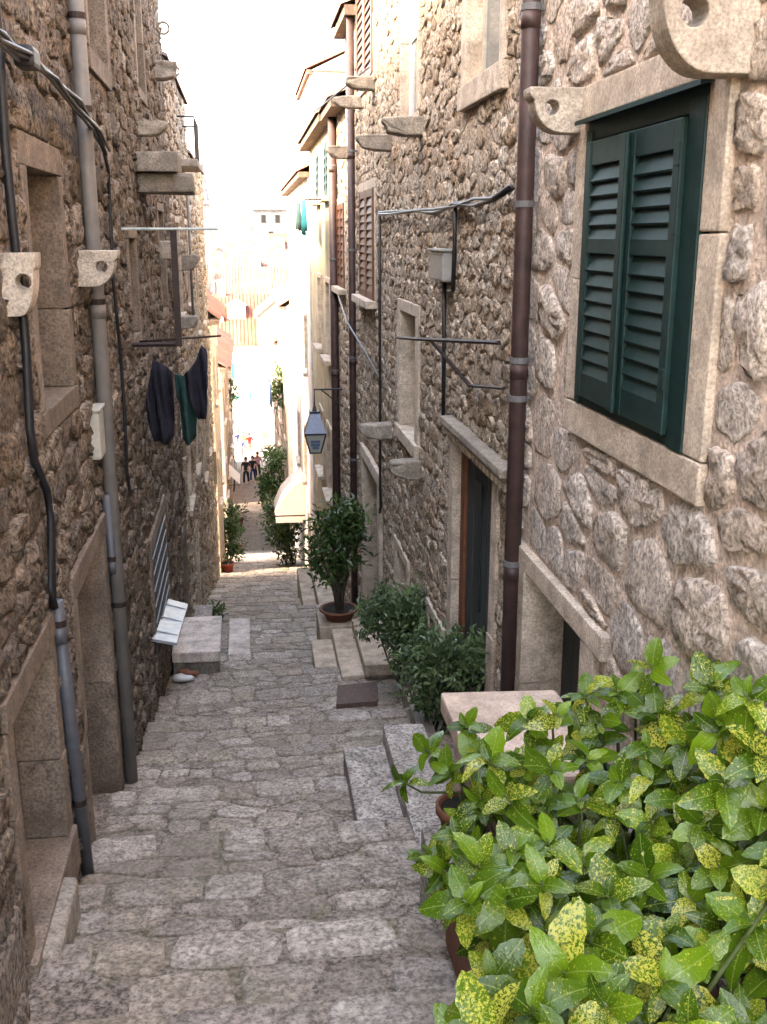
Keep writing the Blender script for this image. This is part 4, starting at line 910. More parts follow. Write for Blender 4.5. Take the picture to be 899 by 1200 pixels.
# stone bench blocks by the left wall
rng = random.Random(12)
bench = thing('stone_bench', 'pale flat stone bench block against rubble wall', 'bench')
bt_z = -4.72; A = onZ(216, 765, bt_z); B = onZ(258, 763, bt_z); C_ = onZ(260, 721, bt_z)
mb = MB(); mb.bbox(-1.0, B[0], A[1], C_[1], bt_z-.13, bt_z, .012, .006, rng); mb.build('seat', M['paleslab'], bench, tint=.9)
for k, yy in enumerate((A[1]+.12, C_[1]-.5)):
    mb = MB(); mb.bbox(-1.0, B[0]-.04, yy, yy+.36, sz(C_[1])-.1, bt_z-.132, .012, .006, rng); mb.build('support', M['corbel'], bench, tint=.3)
z_ = sz(12.75)+.20; mb = MB(); mb.bbox(-.40, -.10, 12.2, 14.2, z_-.6, z_, .012, .006, rng); tag(mb.build('stone_step', M['paleslab'], tint=.2), 'low grey stone step on the street side of pale bench', 'step')
z_ = sz(15.6)+.25; mb = MB(); mb.bbox(-1.0, -.72, 15.3, 16.1, z_-.5, z_, .012, .006, rng); tag(mb.build('stone_step', M['slab'], tint=.2), 'small grey stone block downhill of pale bench beside weeds', 'step')
sh = thing('worn_shoes', 'pair of pale shoes on the ground in front of stone bench', 'shoes'); z_ = sz(11.05)+.03
for k in range(2):
    mb = MB(); mb.lathe([(.001, 0), (.05, 0), (.055, .03), (.045, .06), (.001, .075)], (0, 0, 0), 10)
    mb.v = [(-.86+a*2.4+.05*k, 11.05+b*.9+.13*k, z_+c*(.75 if a > 0 else 1.15)) for a, b, c in mb.v]; mb.build('shoe', M['plastic_white' if k == 0 else 'terracotta'], sh, True)
# near-left stones
mb = MB(); z_ = sz(4.25)+.2; mb.bbox(-1.2, -.93, 4.02, 4.62, z_-.4, z_, .03, .015, rng); tag(mb.build('stone_block', M['corbel'], smooth=True, tint=.6), 'mossy grey stone block at foot of leftmost doorway', 'stone block')
mb = MB(); z_ = -2.66; mb.bbox(-1.4, -1.0, 2.9, 3.86, -3.6, z_, .05, .02, rng); mb.bbox(-1.4, -.97, 2.8, 3.74, -3.7, -2.98, .05, .02, rng); tag(mb.build('stone_pier', M['stone_l1'], smooth=True, tint=.7), 'rough brown stone pier on rubble wall at the top of the steps', 'pier')

# ---- right side : cables, meter, poles
me_ = thing('electric_meter', 'grey electric meter box with cables on brown rubble wall', 'meter box'); mb = MB(); WR.box(mb, 8.35, 8.95, -.36, -.12, -.01, .12, .02); mb.build('box', M['boxgrey'], me_); mb = MB(); WR.box(mb, 8.33, 8.97, -.12, -.10, -.01, .14, .006); mb.build('lid', M['boxgrey'], me_)
cab = thing('cable_run', 'twisted black cable run across brown rubble wall from drainpipe', 'cable run'); rng = random.Random(3)
for k in range(4):
    pts = [WR.p(.06+rng.uniform(-.02, .02), y, z+rng.uniform(-.025, .025)) for y, z in ((6.42, .28), (6.9, .22), (7.4, .23), (8.2, .24), (9.0, .2), (10, .235), (11.3, .24), (12.8, .26))]
    mb = MB(); mb.tube(pts, .012, 6); mb.build('cable', M['cable' if k < 2 else 'cable_lt'], cab, True)
for nm, lab, pts in (('black_cable', 'black cable dropping from cable run to meter box', [(8.2, .24), (8.2, -.05), (8.22, -.42), (8.4, -.44)]), ('black_cable', 'black cable from meter box down to toothed door hood', [(8.6, -.36), (8.58, -.9), (8.56, -1.5)]),
                     ('black_cable', 'long black cable down wall past casement window to second doorway', [(12.82, .26), (12.85, -1.0), (12.8, -2.0), (12.82, -3.0), (12.75, -3.4), (12.85, -3.5)])):
    tubething(nm, lab, 'cable', [WR.p(.05, y, z) for y, z in pts], .018, 'cable')
ip = thing('iron_wall_pole', 'black iron pole with bent brace along brown wall beside drainpipe', 'wall pole')
mb = MB(); mb.tube([WR.p(.10, 6.46, -.66), WR.p(.30, 8.4, -.82), WR.p(.32, 9.4, -.9)], .016, 6); mb.build('pole', M['iron'], ip)
mb = MB(); mb.tube([WR.p(.25, 8.1, -.80), WR.p(.06, 7.48, -1.08), WR.p(.06, 6.44, -.95)], .014, 6); mb.build('brace', M['iron'], ip)
tubething('overhead_wire', 'pale twisted wire stretching from wall cable across brown pipes', 'wire', [WR.p(.05, 12.8, -1.75), WR.p(.12, 14.0, -1.5), WR.p(.2, 15.5, -1.25), WR.p(.12, 18, -.95)], .014, 'cable_lt', n=6)
tubething('overhead_wire', 'thin pale wire crossing the street above dark eaves', 'wire', [WR.p(.1, 13.4, 2.0), WR.p(.5, 17, 1.9), WR.p(.9, 26, 2.4)], .012, 'cable_lt', n=5)
# lantern
ln = thing('street_lantern', 'dark four-sided street lantern with blue lettering hanging from bracket', 'lantern')
LY = 18.4; lc = onY(369, 505, LY); lx, lz = lc[0], lc[2]
def frus(mb, cx, cy, z0, z1, a, b):
    vs = [(cx+sx*a, cy+sy*a, z0) for sx, sy in ((-1, -1), (1, -1), (1, 1), (-1, 1))]+[(cx+sx*b, cy+sy*b, z1) for sx, sy in ((-1, -1), (1, -1), (1, 1), (-1, 1))]
    mb.add(vs, [(0, 1, 2, 3), (4, 5, 6, 7), (0, 1, 5, 4), (1, 2, 6, 5), (2, 3, 7, 6), (3, 0, 4, 7)])
s_ = LY/1198.
zt = lz+22*s_; ze = lz-1*s_; zb_ = lz-25*s_; ra = 12.5*s_; rb = 6.5*s_; rc = 5*s_
mb = MB(); frus(mb, lx, LY, ze, zt, ra, rc); mb.build('roof', M['lamproof'], ln)
mb = MB(); frus(mb, lx, LY, ze-.03, ze, ra*1.02, ra*1.04); frus(mb, lx, LY, zb_-.02, zb_+.004, rb*1.05, rb*1.05)
for sx, sy in ((-1, -1), (1, -1), (1, 1), (-1, 1)): mb.tube([(lx+sx*rb, LY+sy*rb, zb_), (lx+sx*ra*.97, LY+sy*ra*.97, ze-.03)], .014, 5)
mb.build('frame', M['lampiron'], ln); mb = MB(); frus(mb, lx, LY, zt-.005, zt+.03, rc*1.2, rc*1.2); frus(mb, lx, LY, zt+.02, zt+.12, rc*.6, rc*.3); mb.build('cap', M['lampiron'], ln)
for k, (sx, sy) in enumerate(((0, -1), (1, 0), (0, 1), (-1, 0))):
    e1 = lambda r_, s: (lx+sx*r_*.95+(s*r_*.95 if sx == 0 else 0), LY+sy*r_*.95+(s*r_*.95 if sy == 0 else 0))
    a, b, c, d = e1(rb, -1), e1(rb, 1), e1(ra*.93, 1), e1(ra*.93, -1)
    mb = MB(); vs = [(*a, zb_), (*b, zb_), (*c, ze-.03), (*d, ze-.03)]; mb.add(vs, [(0, 1, 2, 3)]); gl = mb.build('glass', M['lampglass'], ln)
    if k == 0:       # three faint lines of blue lettering, too small to read in the photograph
        rng = random.Random(6); mi = MB()
        for r_, (fz, hw) in enumerate(((.62, .60), (.44, .62), (.27, .45))):
            x = -hw
            while x < hw:
                wd = rng.uniform(.05, .11); f0 = fz; rr = (rb+(ra*.93-rb)*f0)*.95; z_ = zb_+(ze-.03-zb_)*f0
                y_ = LY-rr-.006
                mi.box(lx+x*rr, lx+(x+wd)*rr, y_-.004, y_+.002, z_-.025, z_+.025); x += wd+.03
        mi.build('lettering', M['lampink'], gl)
mb = MB(); mb.tube([(1.68, LY, zt+.42), (lx, LY, zt+.42), (lx, LY, zt+.1)], .018, 6); mb.tube([(1.68, LY, zt+.1), (lx+.12, LY, zt+.42)], .012, 6); mb.build('bracket', M['lampiron'], ln)
# steps to the doorway with the potted tree
rng = random.Random(33)
st = thing('door_steps', 'three warm stone slab steps rising to doorway beside potted tree', 'steps')
for i, (xa, xb, zt_, pa, pb) in enumerate(((.68, .98, -5.02, (370, 803), (365, 750)), (.95, 1.24, -4.88, (392, 793), (388, 737)), (1.2, 1.66, -4.72, (425, 780), (415, 725)))):
    ya, yb = onZ(*pa, zt_)[1], onZ(*pb, zt_)[1]
    mb = MB(); mb.bbox(xa, xb, ya, yb, zt_-.14, zt_, .014, .006, rng); mb.build('slab', M['warmslab'], st, tint=rng.random())
    mb = MB(); mb.bbox(xa+.02, xb+(.02 if i < 2 else 0), ya+.05, yb-.02, sz(yb)-.3, zt_-.142, .014, .006, rng); mb.build('riser', M['corbel'], st, tint=.8)
pz = -4.98; pc = onZ(396, 722, pz+.05)
mb = MB(); mb.bbox(pc[0]-.26, 1.62, pc[1]-.25, pc[1]+.45, pz-.9, pz, .015, .006, rng); tag(mb.build('stone_plinth', M['warmslab'], tint=.2), 'square stone plinth carrying the potted tree', 'plinth')
i_ = NOSES.index(8.75); pl = [(.76, 9.36), (1.18, 9.38), (1.24, 9.94), (.82, 9.90)]; mb = MB()
vs = [Vector((x, y, tread_z(i_, y)+.06)) for x, y in pl]; mb.add(vs+[v-Vector((0, 0, .05)) for v in vs], [(0, 1, 2, 3), (4, 5, 6, 7), (0, 1, 5, 4), (1, 2, 6, 5), (2, 3, 7, 6), (3, 0, 4, 7)])
tag(mb.build('rusty_plate', M['rustmat']), 'rusty brown metal plate lying at foot of warm slab steps', 'plate')
# kerb steps in front of the sunken bed
ks = thing('kerb_steps', 'pair of pitted grey stone kerb steps beside the planted bed', 'steps')
za = -3.60; y_f = onZ(402, 876, za)[1]
mb = MB(); mb.bbox(.60, .89, 5.0, y_f, za-.5, za, .015, .008, rng); mb.build('slab', M['slab'], ks, tint=.3)
zb2 = -3.47; y_g = onZ(445, 849, zb2)[1]; x_g = onZ(441, 850, zb2)[0]
mb = MB(); mb.bbox(.895, 1.2, 4.95, y_g, zb2-.6, zb2, .015, .008, rng); mb.build('slab', M['slab'], ks, tint=.6)
mb = MB()
pts = [(1.2, 5.3, -3.52), (1.22, 6.6, -3.76), (1.34, 8.2, -4.1), (1.50, 10.2, -4.62)]
for (a, b) in zip(pts[:-1], pts[1:]):
    vs = [(a[0], a[1], a[2]+.02), (a[0]+.14, a[1], a[2]+.02), (b[0]+.14, b[1], b[2]+.02), (b[0], b[1], b[2]+.02)]
    mb.add(vs+[(x, y, z-.6) for x, y, z in vs], [(0, 1, 2, 3), (4, 5, 6, 7), (0, 1, 5, 4), (1, 2, 6, 5), (2, 3, 7, 6), (3, 0, 4, 7)])
tag(mb.build('bed_kerb', M['corbel'], tint=.8), 'narrow sloping stone kerb along planted bed', 'kerb')
# landing wall with pink slab in front of the shrub
lw = thing('parapet_wall', 'low wall capped with pinkish stone slab behind speckled shrub', 'low wall')
mb = MB(); mb.bbox(1.12, 1.685, 4.35, 5.35, -3.9, -2.62, .02, .008, rng); mb.build('wall', M['mortar_r1'], lw)
pz_ = -2.50; q0 = onZ(540, 816, pz_); q1 = onZ(600, 870, pz_)
mb = MB(); mb.bbox(1.02, 1.69, 4.25, q0[1]+.05, pz_-.12, pz_, .02, .01, rng); mb.build('coping', M['pinkslab'], lw, tint=.6)

# ================================================================ plants
def leaf_shape(seg=7, width=.42, fold=.18, droop=.25, teeth=.0, twist=0):
    vs = []; lc = []
    for i in range(seg+1):
        t = i/seg; w_ = width*.5*(math.sin(math.pi*min(1, t**.92))**.62 if 0 < t < 1 else .0)+(.012 if i == 0 else 0)
        if teeth and i % 2 == 1 and t > .35: w_ *= 1+teeth
        z = -droop*t*t+.06*math.sin(t*3); y = t*(1-.12*droop*t)
        tw = twist*t
        for s in (-1, 0, 1):
            x = s*w_; zz = z+abs(s)*w_*fold*2*(1-.3*t)
            vs.append((x*math.cos(tw), y, zz+x*math.sin(tw))); lc.append((s*w_*1.0, t, 0))
    fs = []
    for i in range(seg):
        for s in (0, 1): fs.append((i*3+s, i*3+s+1, (i+1)*3+s+1, (i+1)*3+s))
    return vs, fs, lc
def leaf_matrix(pos, dirv, up, size, roll=0):
    y = Vector(dirv).normalized(); x = y.cross(Vector(up))
    if x.length < .05: x = y.cross(Vector((1, .3, 0)))
    x.normalize(); z = x.cross(y)
    m = Matrix((x, y, z)).transposed().to_4x4() @ Matrix.Rotation(roll, 4, 'Y')
    return Matrix.Translation(pos) @ m @ Matrix.Scale(size, 4)
def foliage(name, parent, mat, clumps, n, size, seed, wid=.42, hollow=.35):
    """clumps: (centre, radii). many small folded leaves spread through the volume, denser to the outside"""
    rng = random.Random(seed); mb = MB(); tot = sum(r[0]*r[1]+r[1]*r[2]+r[0]*r[2] for c, r in clumps)
    for c, r in clumps:
        k = int(n*(r[0]*r[1]+r[1]*r[2]+r[0]*r[2])/tot)
        subs = []
        for _ in range(max(4, k//14)):
            d = Vector((rng.gauss(0, 1), rng.gauss(0, 1), rng.gauss(0, 1))).normalized(); q = rng.uniform(hollow, 1.06)
            subs.append((Vector((c[0]+d.x*r[0]*q, c[1]+d.y*r[1]*q, c[2]+d.z*r[2]*q)), d, rng.random()))
        for (p, d, tn) in subs:
            for _ in range(14):
                e = Vector((rng.gauss(0, 1), rng.gauss(0, 1), rng.gauss(0, .8)+.25)).normalized(); e = (e+d*.7+Vector((0, 0, .15))).normalized()
                s = size*rng.uniform(.6, 1.2); st_ = p+Vector((rng.gauss(0, 1), rng.gauss(0, 1), rng.gauss(0, 1)))*size*.55
                sd = e.cross(Vector((rng.uniform(-.4, .4), rng.uniform(-.4, .4), 1))).normalized(); up = sd.cross(e)
                mb.tv = min(1, max(0, tn*.6+rng.random()*.4))
                w2 = s*wid*.5
                mb.add([st_, st_+e*s*.5+sd*w2+up*w2*.4, st_+e*s-up*s*.12, st_+e*s*.5-sd*w2+up*w2*.4], [(0, 1, 2), (0, 2, 3)])
    o = mesh_obj(name, mb.v, mb.f, mat, parent, False, mb.t, fix=False); o['kind'] = 'stuff'; return o
def stems(name, parent, mat, base, tips, r, seed, k=4):
    rng = random.Random(seed); mb = MB()
    for t in tips:
        b = Vector(base)+Vector((rng.uniform(-.04, .04), rng.uniform(-.04, .04), 0)); t = Vector(t)
        pts = [b.lerp(t, q/k)+Vector((rng.uniform(-1, 1), rng.uniform(-1, 1), .4))*.06*(t-b).length*math.sin(math.pi*q/k) for q in range(k+1)]
        mb.tube(pts, [r*(1-.6*q/k) for q in range(k+1)], 6)
    return mb.build(name, mat, parent, True)
def pot(name, label, c, rt, rb, h, mat, parent=None):
    t = parent or thing(name, label, 'pot'); m = MB(); x, y, z = c
    m.lathe([(.001, 0), (rb, 0), (rt*.94, h*.84), (rt*1.06, h*.84), (rt*1.06, h), (rt*.92, h), (rt*.88, h*.9)], c, 20); m.build('pot', M[mat], t, True)
    m = MB(); m.lathe([(rt*.9, h*.9), (.001, h*.93)], c, 20); m.build('soil', M['soil'], t); return t

# potted tree on the plinth
pt_ = thing('potted_tree', 'dark glossy tree in wide pot on stone plinth by drainpipe', 'tree')
pot('', '', (pc[0]+.02, pc[1]+.05, pz), .25, .17, .15, 'terracotta', pt_)
bx, by = pc[0]+.02, pc[1]+.05
def at(u, v, Y): return tuple(onY(u, v, Y))
cl = [(at(394, 612, by), (.25, .25, .2)), (at(410, 604, by), (.18, .24, .2)), (at(376, 648, by-.1), (.14, .22, .18)), (at(396, 648, by), (.22, .26, .2)), (at(384, 672, by-.1), (.18, .2, .13)), (at(412, 640, by+.1), (.14, .2, .24)), (at(400, 620, by), (.24, .24, .2))]
stems('trunk', pt_, M['bark'], (bx, by, pz+.15), [c for c, r in cl], .03, 3)
foliage('crown', pt_, M['leaf_dark'], cl, 1700, .125, 5)
# bush in the bed : two pittosporum shrubs
sh1 = thing('evergreen_bush', 'small-leaved grey green bush in bed below the hooded door', 'bush')
q = lambda u, v, Y: at(u, v, Y)
cl = [(q(500, 770, 7.9), (.26, .4, .22)), (q(540, 770, 7.6), (.28, .4, .2)), (q(515, 805, 7.9), (.30, .4, .24)), (q(575, 770, 7.2), (.22, .35, .16)), (q(552, 800, 7.6), (.22, .4, .2)), (q(530, 830, 7.9), (.16, .3, .14)), (q(590, 775, 6.9), (.1, .3, .1))]
stems('stem', sh1, M['bark'], (1.48, 8.0, sz(8.0)-.1), [c for c, r in cl], .018, 7)
foliage('foliage', sh1, M['leaf_grey'], cl, 5200, .075, 8, wid=.45)
sh2 = thing('evergreen_bush', 'rounded lighter green bush in bed at the downhill end of the kerb', 'bush')
cl = [(q(455, 715, 9.8), (.26, .35, .2)), (q(480, 735, 9.5), (.22, .35, .2)), (q(440, 728, 9.9), (.16, .25, .14)), (q(470, 760, 9.5), (.18, .3, .16)), (q(485, 708, 9.6), (.14, .25, .12))]
stems('stem', sh2, M['bark'], (1.55, 9.8, sz(9.8)-.1), [c for c, r in cl], .016, 9)
foliage('foliage', sh2, M['leaf_grey'], cl, 3000, .08, 10, wid=.45)

# speckled shrubs in the foreground: every leaf a part
rng = random.Random(77)
LEAFM = []
for i, (wd, fo, dr, tw) in enumerate(((.50, .12, .22, 0), (.46, .2, .34, .15), (.54, .08, .1, -.1), (.44, .24, .5, .1), (.52, .15, .65, -.15))):
    vs, fs, lc = leaf_shape(8, wd, fo, dr, .13, tw); me = bpy.data.meshes.new('leaf'); me.from_pydata(vs, [], fs); me.materials.append(M['leaf_auc'])
    a = me.attributes.new('lc', 'FLOAT_VECTOR', 'POINT'); a.data.foreach_set('vector', [c for v in lc for c in v])
    a = me.attributes.new('tint', 'FLOAT', 'POINT'); a.data.foreach_set('value', [.25+.15*i]*len(vs))
    me.polygons.foreach_set('use_smooth', [True]*len(me.polygons)); LEAFM.append((me, vs, fs, lc))
def depthY(u, v):
    t = min(1.2, max(0, (v-770)/430)); Y = 3.95-1.72*t**.85+.35*max(0, (560-u)/160)*(t < .6); d = ray(u, v); return min(Y, 1.50*d[1]/d[0])
def in_poly(u, v, P_):
    c = False; j = len(P_)-1
    for i in range(len(P_)):
        if (P_[i][1] > v) != (P_[j][1] > v) and u < (P_[j][0]-P_[i][0])*(v-P_[i][1])/(P_[j][1]-P_[i][1]+1e-9)+P_[i][0]: c = not c
        j = i
    return c
def shrub(label, roots, tips, seed, limit, name='speckled_shrub', smin=.085, smax=.172):
    """tips: (pos, out-direction, size factor)"""
    rng = random.Random(seed); t = thing(name, label, 'shrub'); leaves = []
    for (p, out, sf) in tips:
        p = Vector(p); out = Vector(out).normalized(); n = rng.choice((6, 7, 7, 8)); ph = rng.uniform(0, 6.28)
        a = out.cross(Vector((.3, .2, 1))).normalized(); b = out.cross(a)
        for k in range(n):
            an = ph+k*2.4; tier = k/n
            el = .12+.85*tier+rng.uniform(-.2, .2)                 # outer leaves spread flat, inner ones stand up
            d = (a*math.cos(an)+b*math.sin(an))*math.cos(el)+out*math.sin(el)
            s = rng.uniform(smin, smax)*sf*(1.08-.35*tier)
            leaves.append((leaf_matrix(p-out*.05*(1-tier), d, out+Vector((rng.uniform(-.3, .3),)*3), s, rng.uniform(-.35, .35)), p, rng.randrange(5)))
    def vis(L_):
        c = L_[0] @ Vector((0, .5, 0)); u, v = proj(c); return (0 if -60 < u < 960 and 740 < v < 1290 else 1, c.length)
    leaves.sort(key=vis); mb = MB(); lcs = []
    for i, (m, p, k) in enumerate(leaves):
        me, vs, fs, lc = LEAFM[k]
        if i < limit:
            o = bpy.data.objects.new('leaf', me); COL.objects.link(o); o.matrix_world = m; o.parent = t
        else:
            o0 = rng.uniform(0, 50); mb.tv = rng.random(); mb.add([m @ Vector(v) for v in vs], fs); lcs += [(x, y, o0) for x, y, z in lc]
    if mb.v:
        o = mesh_obj('inner_leaves', mb.v, mb.f, M['leaf_auc'], t, True, mb.t, lcs, fix=False); o['kind'] = 'stuff'
    st_ = MB()
    for (p, out, sf) in tips:
        p = Vector(p); r0 = Vector(min(roots, key=lambda r_: (Vector(r_)-p).length)); m1 = r0.lerp(p, .5)+Vector((rng.uniform(-.05, .05), rng.uniform(-.05, .05), .02))
        m1 = m1-Vector(out)*.08
        st_.tube([r0, m1, p-Vector(out)*.1, p+Vector(out)*.01], [.012, .009, .006, .004], 5)
    st_.build('stems', M['stem_green'], t, True); return t
P1 = [(548, 862), (590, 868), (628, 818), (690, 808), (735, 782), (800, 778), (850, 772), (905, 792), (940, 1230), (572, 1230), (548, 1150), (532, 1080), (535, 1020), (528, 980), (565, 930)]
tips = []; pts2 = []
for _ in range(6000):
    u, v = rng.uniform(500, 940), rng.uniform(770, 1230)
    if not in_poly(u, v, P1): continue
    Y = depthY(u, v); rad = .168*1198/Y*.62
    if any((u-a)**2+(v-b)**2 < (rad)**2 for a, b in pts2): continue
    pts2.append((u, v))
    Y += rng.uniform(-.10, .14); p = onY(u, v, Y)
    edge = max(0, (640-u)/200)
    out = Vector((-.35-.6*edge+rng.uniform(-.4, .4), -.45+rng.uniform(-.35, .35), 1.0+rng.uniform(-.2, .2)))
    tips.append((p, out, rng.uniform(.75, 1.2)*(1.12 if Y < 3 else .92)))
inner = []
for (p, out, sf) in tips:
    for _ in range(2):
        w_ = Vector(p)+Vector((rng.uniform(-.1, .12), rng.uniform(.02, .22), -rng.uniform(.1, .34)))
        inner.append((w_, Vector((-.4+rng.uniform(-.6, .6), -.5+rng.uniform(-.5, .5), .6)), rng.uniform(.75, 1.05)))
zpl = -2.62
roots = [(1.05, 2.45, zpl), (1.35, 2.9, zpl), (1.2, 3.4, zpl-.1), (1.5, 3.7, zpl-.1), (.95, 2.9, zpl)]
shrub('large yellow speckled evergreen shrub in planter against boulder wall', roots, tips+inner, 5, 299)
# planter for it
plr = thing('planter', 'brown clay trough planter hidden under large speckled shrub', 'planter'); rng2 = random.Random(2)
mb = MB(); mb.bbox(.80, 1.66, 2.0, 3.95, -3.3, -2.70, .03, .01, rng2); mb.build('trough', M['terracotta'], plr); mb = MB(); mb.box(.86, 1.6, 2.06, 3.89, -2.72, -2.68); mb.build('soil', M['soil'], plr)
# small one in its own pot, leaning out over the kerb steps
tp = []
for (u, v, Y, sf) in ((470, 915, 4.25, 1.0), (500, 880, 4.35, .9), (545, 850, 4.3, 1.0), (560, 880, 4.15, 1.0), (525, 905, 4.2, 1.0), (590, 905, 4.1, 1.0), (575, 930, 3.95, 1.0), (548, 965, 3.8, .95), (610, 935, 3.9, 1.0), (515, 985, 3.6, .8)):
    tp.append((onY(u, v, Y), Vector((-.55+(u-540)/150+rng.uniform(-.2, .2), -.35, .9)), sf))
pp = onY(532, 955, 4.2)
shrub('small yellow speckled shrub in clay pot leaning over kerb steps', [(pp[0]+.06, pp[1]+.05, pp[2]+.02)], tp, 9, 299)
pot('clay_pot', 'reddish clay pot half hidden under the small speckled shrub', (pp[0]+.06, pp[1]+.05, pp[2]-.2), .13, .09, .22, 'terracotta')
mb = MB(); mb.bbox(pp[0]-.12, 1.3, pp[1]-.2, pp[1]+.26, sz(4.4)-.3, pp[2]-.2, .02, .008, rng2); tag(mb.build('stone_block', M['slab'], tint=.4), 'squared pale stone block carrying the clay pot of the small shrub', 'stone block')

# weeds, pots and climbers down the street
wd = thing('weed_tuft', 'green weeds growing behind pale stone bench', 'weeds'); z_ = sz(16.6); foliage('foliage', wd, M['leaf_mid'], [((-.86, 16.6, z_+.15), (.16, .5, .2)), ((-.7, 16.9, z_+.1), (.12, .3, .14))], 260, .12, 3)
c = onX(264, 662, -.9); z_ = sz(31); rp = pot('red_planter', 'small red planter at foot of shaded wall', (-.86, 31, z_), .22, .16, .3, 'redpot'); foliage('foliage', rp, M['leaf_mid'], [((-.86, 31, z_+.38), (.2, .2, .12))], 60, .14, 4)
def climber(label, cl, mat, n, size, seed, base, name='climbing_plant', cat='plant'):
    t = thing(name, label, cat); stems('stem', t, M['bark'], base, [c for c, r in cl], .025, seed); foliage('foliage', t, M[mat], cl, n, size, seed, wid=.5); return t
def pxc(u, v, Y, r): return (at(u, v, Y), r)
Y = 36; climber('tall dark climbing plant on shaded side above red planter', [pxc(268, 608, Y, (.32, .6, .45)), pxc(270, 632, Y, (.28, .6, .4)), pxc(275, 648, Y, (.25, .5, .28)), pxc(262, 620, Y, (.3, .6, .4))], 'leaf_mid', 900, .2, 21, (-.95, Y, sz(Y)))
Y = 33; climber('dark evergreen hedge plant under the canvas awning', [pxc(332, 620, Y, (.35, .7, .45)), pxc(338, 645, Y, (.35, .7, .4)), pxc(325, 600, Y, (.3, .6, .4)), pxc(320, 625, Y+2, (.25, .5, .35)), pxc(316, 598, Y+2, (.3, .5, .4)), pxc(345, 612, Y, (.25, .5, .4))], 'leaf_dark', 1500, .2, 22, (1.3, Y, sz(Y)))
Y = 46; climber('light green climbing plant beyond the canvas awning', [pxc(318, 560, Y, (.45, .8, .5)), pxc(312, 575, Y, (.4, .8, .45)), pxc(325, 540, Y, (.5, .8, .45))], 'leaf_mid', 1000, .25, 23, (1.4, Y, G(Y)))
Y = 55; climber('bright green vine high on cream house beyond the awning', [pxc(322, 535, Y, (.5, .8, .5)), pxc(330, 445, Y-6, (.35, .6, .5)), pxc(326, 465, Y-6, (.3, .6, .6))], 'leaf_mid', 800, .26, 24, (1.4, Y, G(Y)))
Y = 62; climber('dark green bush on the wall of the last white house', [pxc(268, 455, Y, (.5, .6, .6)), pxc(266, 470, Y, (.4, .6, .5))], 'leaf_mid', 500, .28, 25, (-1.1, Y, G(Y)))
bs = thing('stone_step', 'flat pale doorstep slabs against the wall downhill of potted tree', 'step'); z_ = sz(20.2)+.25
for k in range(2): mb = MB(); mb.bbox(.92+.3*k, 1.2+.42*k, 18.6, 21.6-.4*k, z_-.6, z_+.14*k, .02, .008, rng2); mb.build('slab', M['warmslab'], bs, tint=.5*k)
for i, (xx, yy, rr, lab) in enumerate(((1.3, 48.5, .28, 'clay pot with leafy plant against cream house by the vine'), (1.25, 51.5, .26, 'clay pot with leafy plant farther along the cream house'), (-.75, 45.0, .26, 'clay pot with leafy plant against stone house with brown shutters'), (-.8, 52.0, .3, 'wide clay pot with leafy plant near the narrow part of the lane'), (1.2, 60.0, .3, 'clay pot with leafy plant by the low pink house'))):
    tpt = pot('potted_plant', lab, (xx, yy, G(yy)), rr, rr*.7, .4, 'terracotta'); tpt['category'] = 'plant'; foliage('foliage', tpt, M['leaf_mid'], [((xx, yy, G(yy)+.8), (.4, .4, .5))], 160, .2, 60+i)
for i, (Y_, w_, d_, z_, mat, lab) in enumerate(((49, 2.2, .55, -10.9, 'canvas', 'small tan shop awning on the stone house with brown shutters'), (62, 2.4, .6, -12.2, 'whitecanvas', 'small white shop awning on last white house'))):
    sa = thing('shop_awning', lab, 'awning'); xw_ = -1.1; m = MB(); m.add([(xw_, Y_-w_/2, z_), (xw_, Y_+w_/2, z_), (xw_+d_, Y_+w_/2, z_-.55), (xw_+d_, Y_-w_/2, z_-.55), (xw_+d_, Y_-w_/2, z_-.8), (xw_+d_, Y_+w_/2, z_-.8)], [(0, 1, 2, 3), (3, 2, 5, 4)]); m.build('canvas', M[mat], sa)
    m = MB(); m.tube([(xw_, Y_-w_/2, z_-.55), (xw_+d_, Y_-w_/2, z_-.55), (xw_+d_, Y_+w_/2, z_-.55), (xw_, Y_+w_/2, z_-.55)], .02, 5); m.build('frame', M['iron'], sa)
# canvas awning
aw = thing('canvas_awning', 'cream canvas awning over doorway of white house', 'awning'); YA = 31.5
a0, a1 = at(350, 556, YA+1.2), at(318, 590, YA-.8); xw = 1.6
prof = [(xw, -.0), (xw-.35, -.22), (xw-.7, -.62), (xw-.92, -1.1)]
z0 = at(340, 556, YA)[2]; vs = []
NY = 8
for j in range(NY+1):
    y = YA-.9+1.8*j/NY
    for x, dz in prof: vs.append((x, y, z0+dz+.03*math.cos(j*math.pi)))
m = MB(); k_ = len(prof); m.add(vs, [(j*k_+i, j*k_+i+1, (j+1)*k_+i+1, (j+1)*k_+i) for j in range(NY) for i in range(k_-1)])
for y in (YA-.9, YA+.9): m.add([(x, y, z0+dz) for x, dz in prof]+[(xw, y, z0-1.1)], [(0, 1, 2, 3, 4)])
m.build('canvas', M['canvas'], aw)
m = MB(); m.add([(xw-.92, YA-.9, z0-1.1), (xw-.92, YA+.9, z0-1.1), (xw-.9, YA+.9, z0-1.32), (xw-.9, YA-.9, z0-1.32)], [(0, 1, 2, 3)]); m.add([(xw-.92, YA-.9, z0-1.1), (xw, YA-.9, z0-1.1), (xw, YA-.9, z0-1.32), (xw-.9, YA-.9, z0-1.32)], [(0, 1, 2, 3)]); m.build('valance', M['canvas'], aw)
m = MB(); m.tube([(xw, YA-.9, z0-1.1), (xw-.92, YA-.9, z0-1.1), (xw-.92, YA+.9, z0-1.1), (xw, YA+.9, z0-1.1)], .02, 6); m.build('frame', M['iron'], aw)
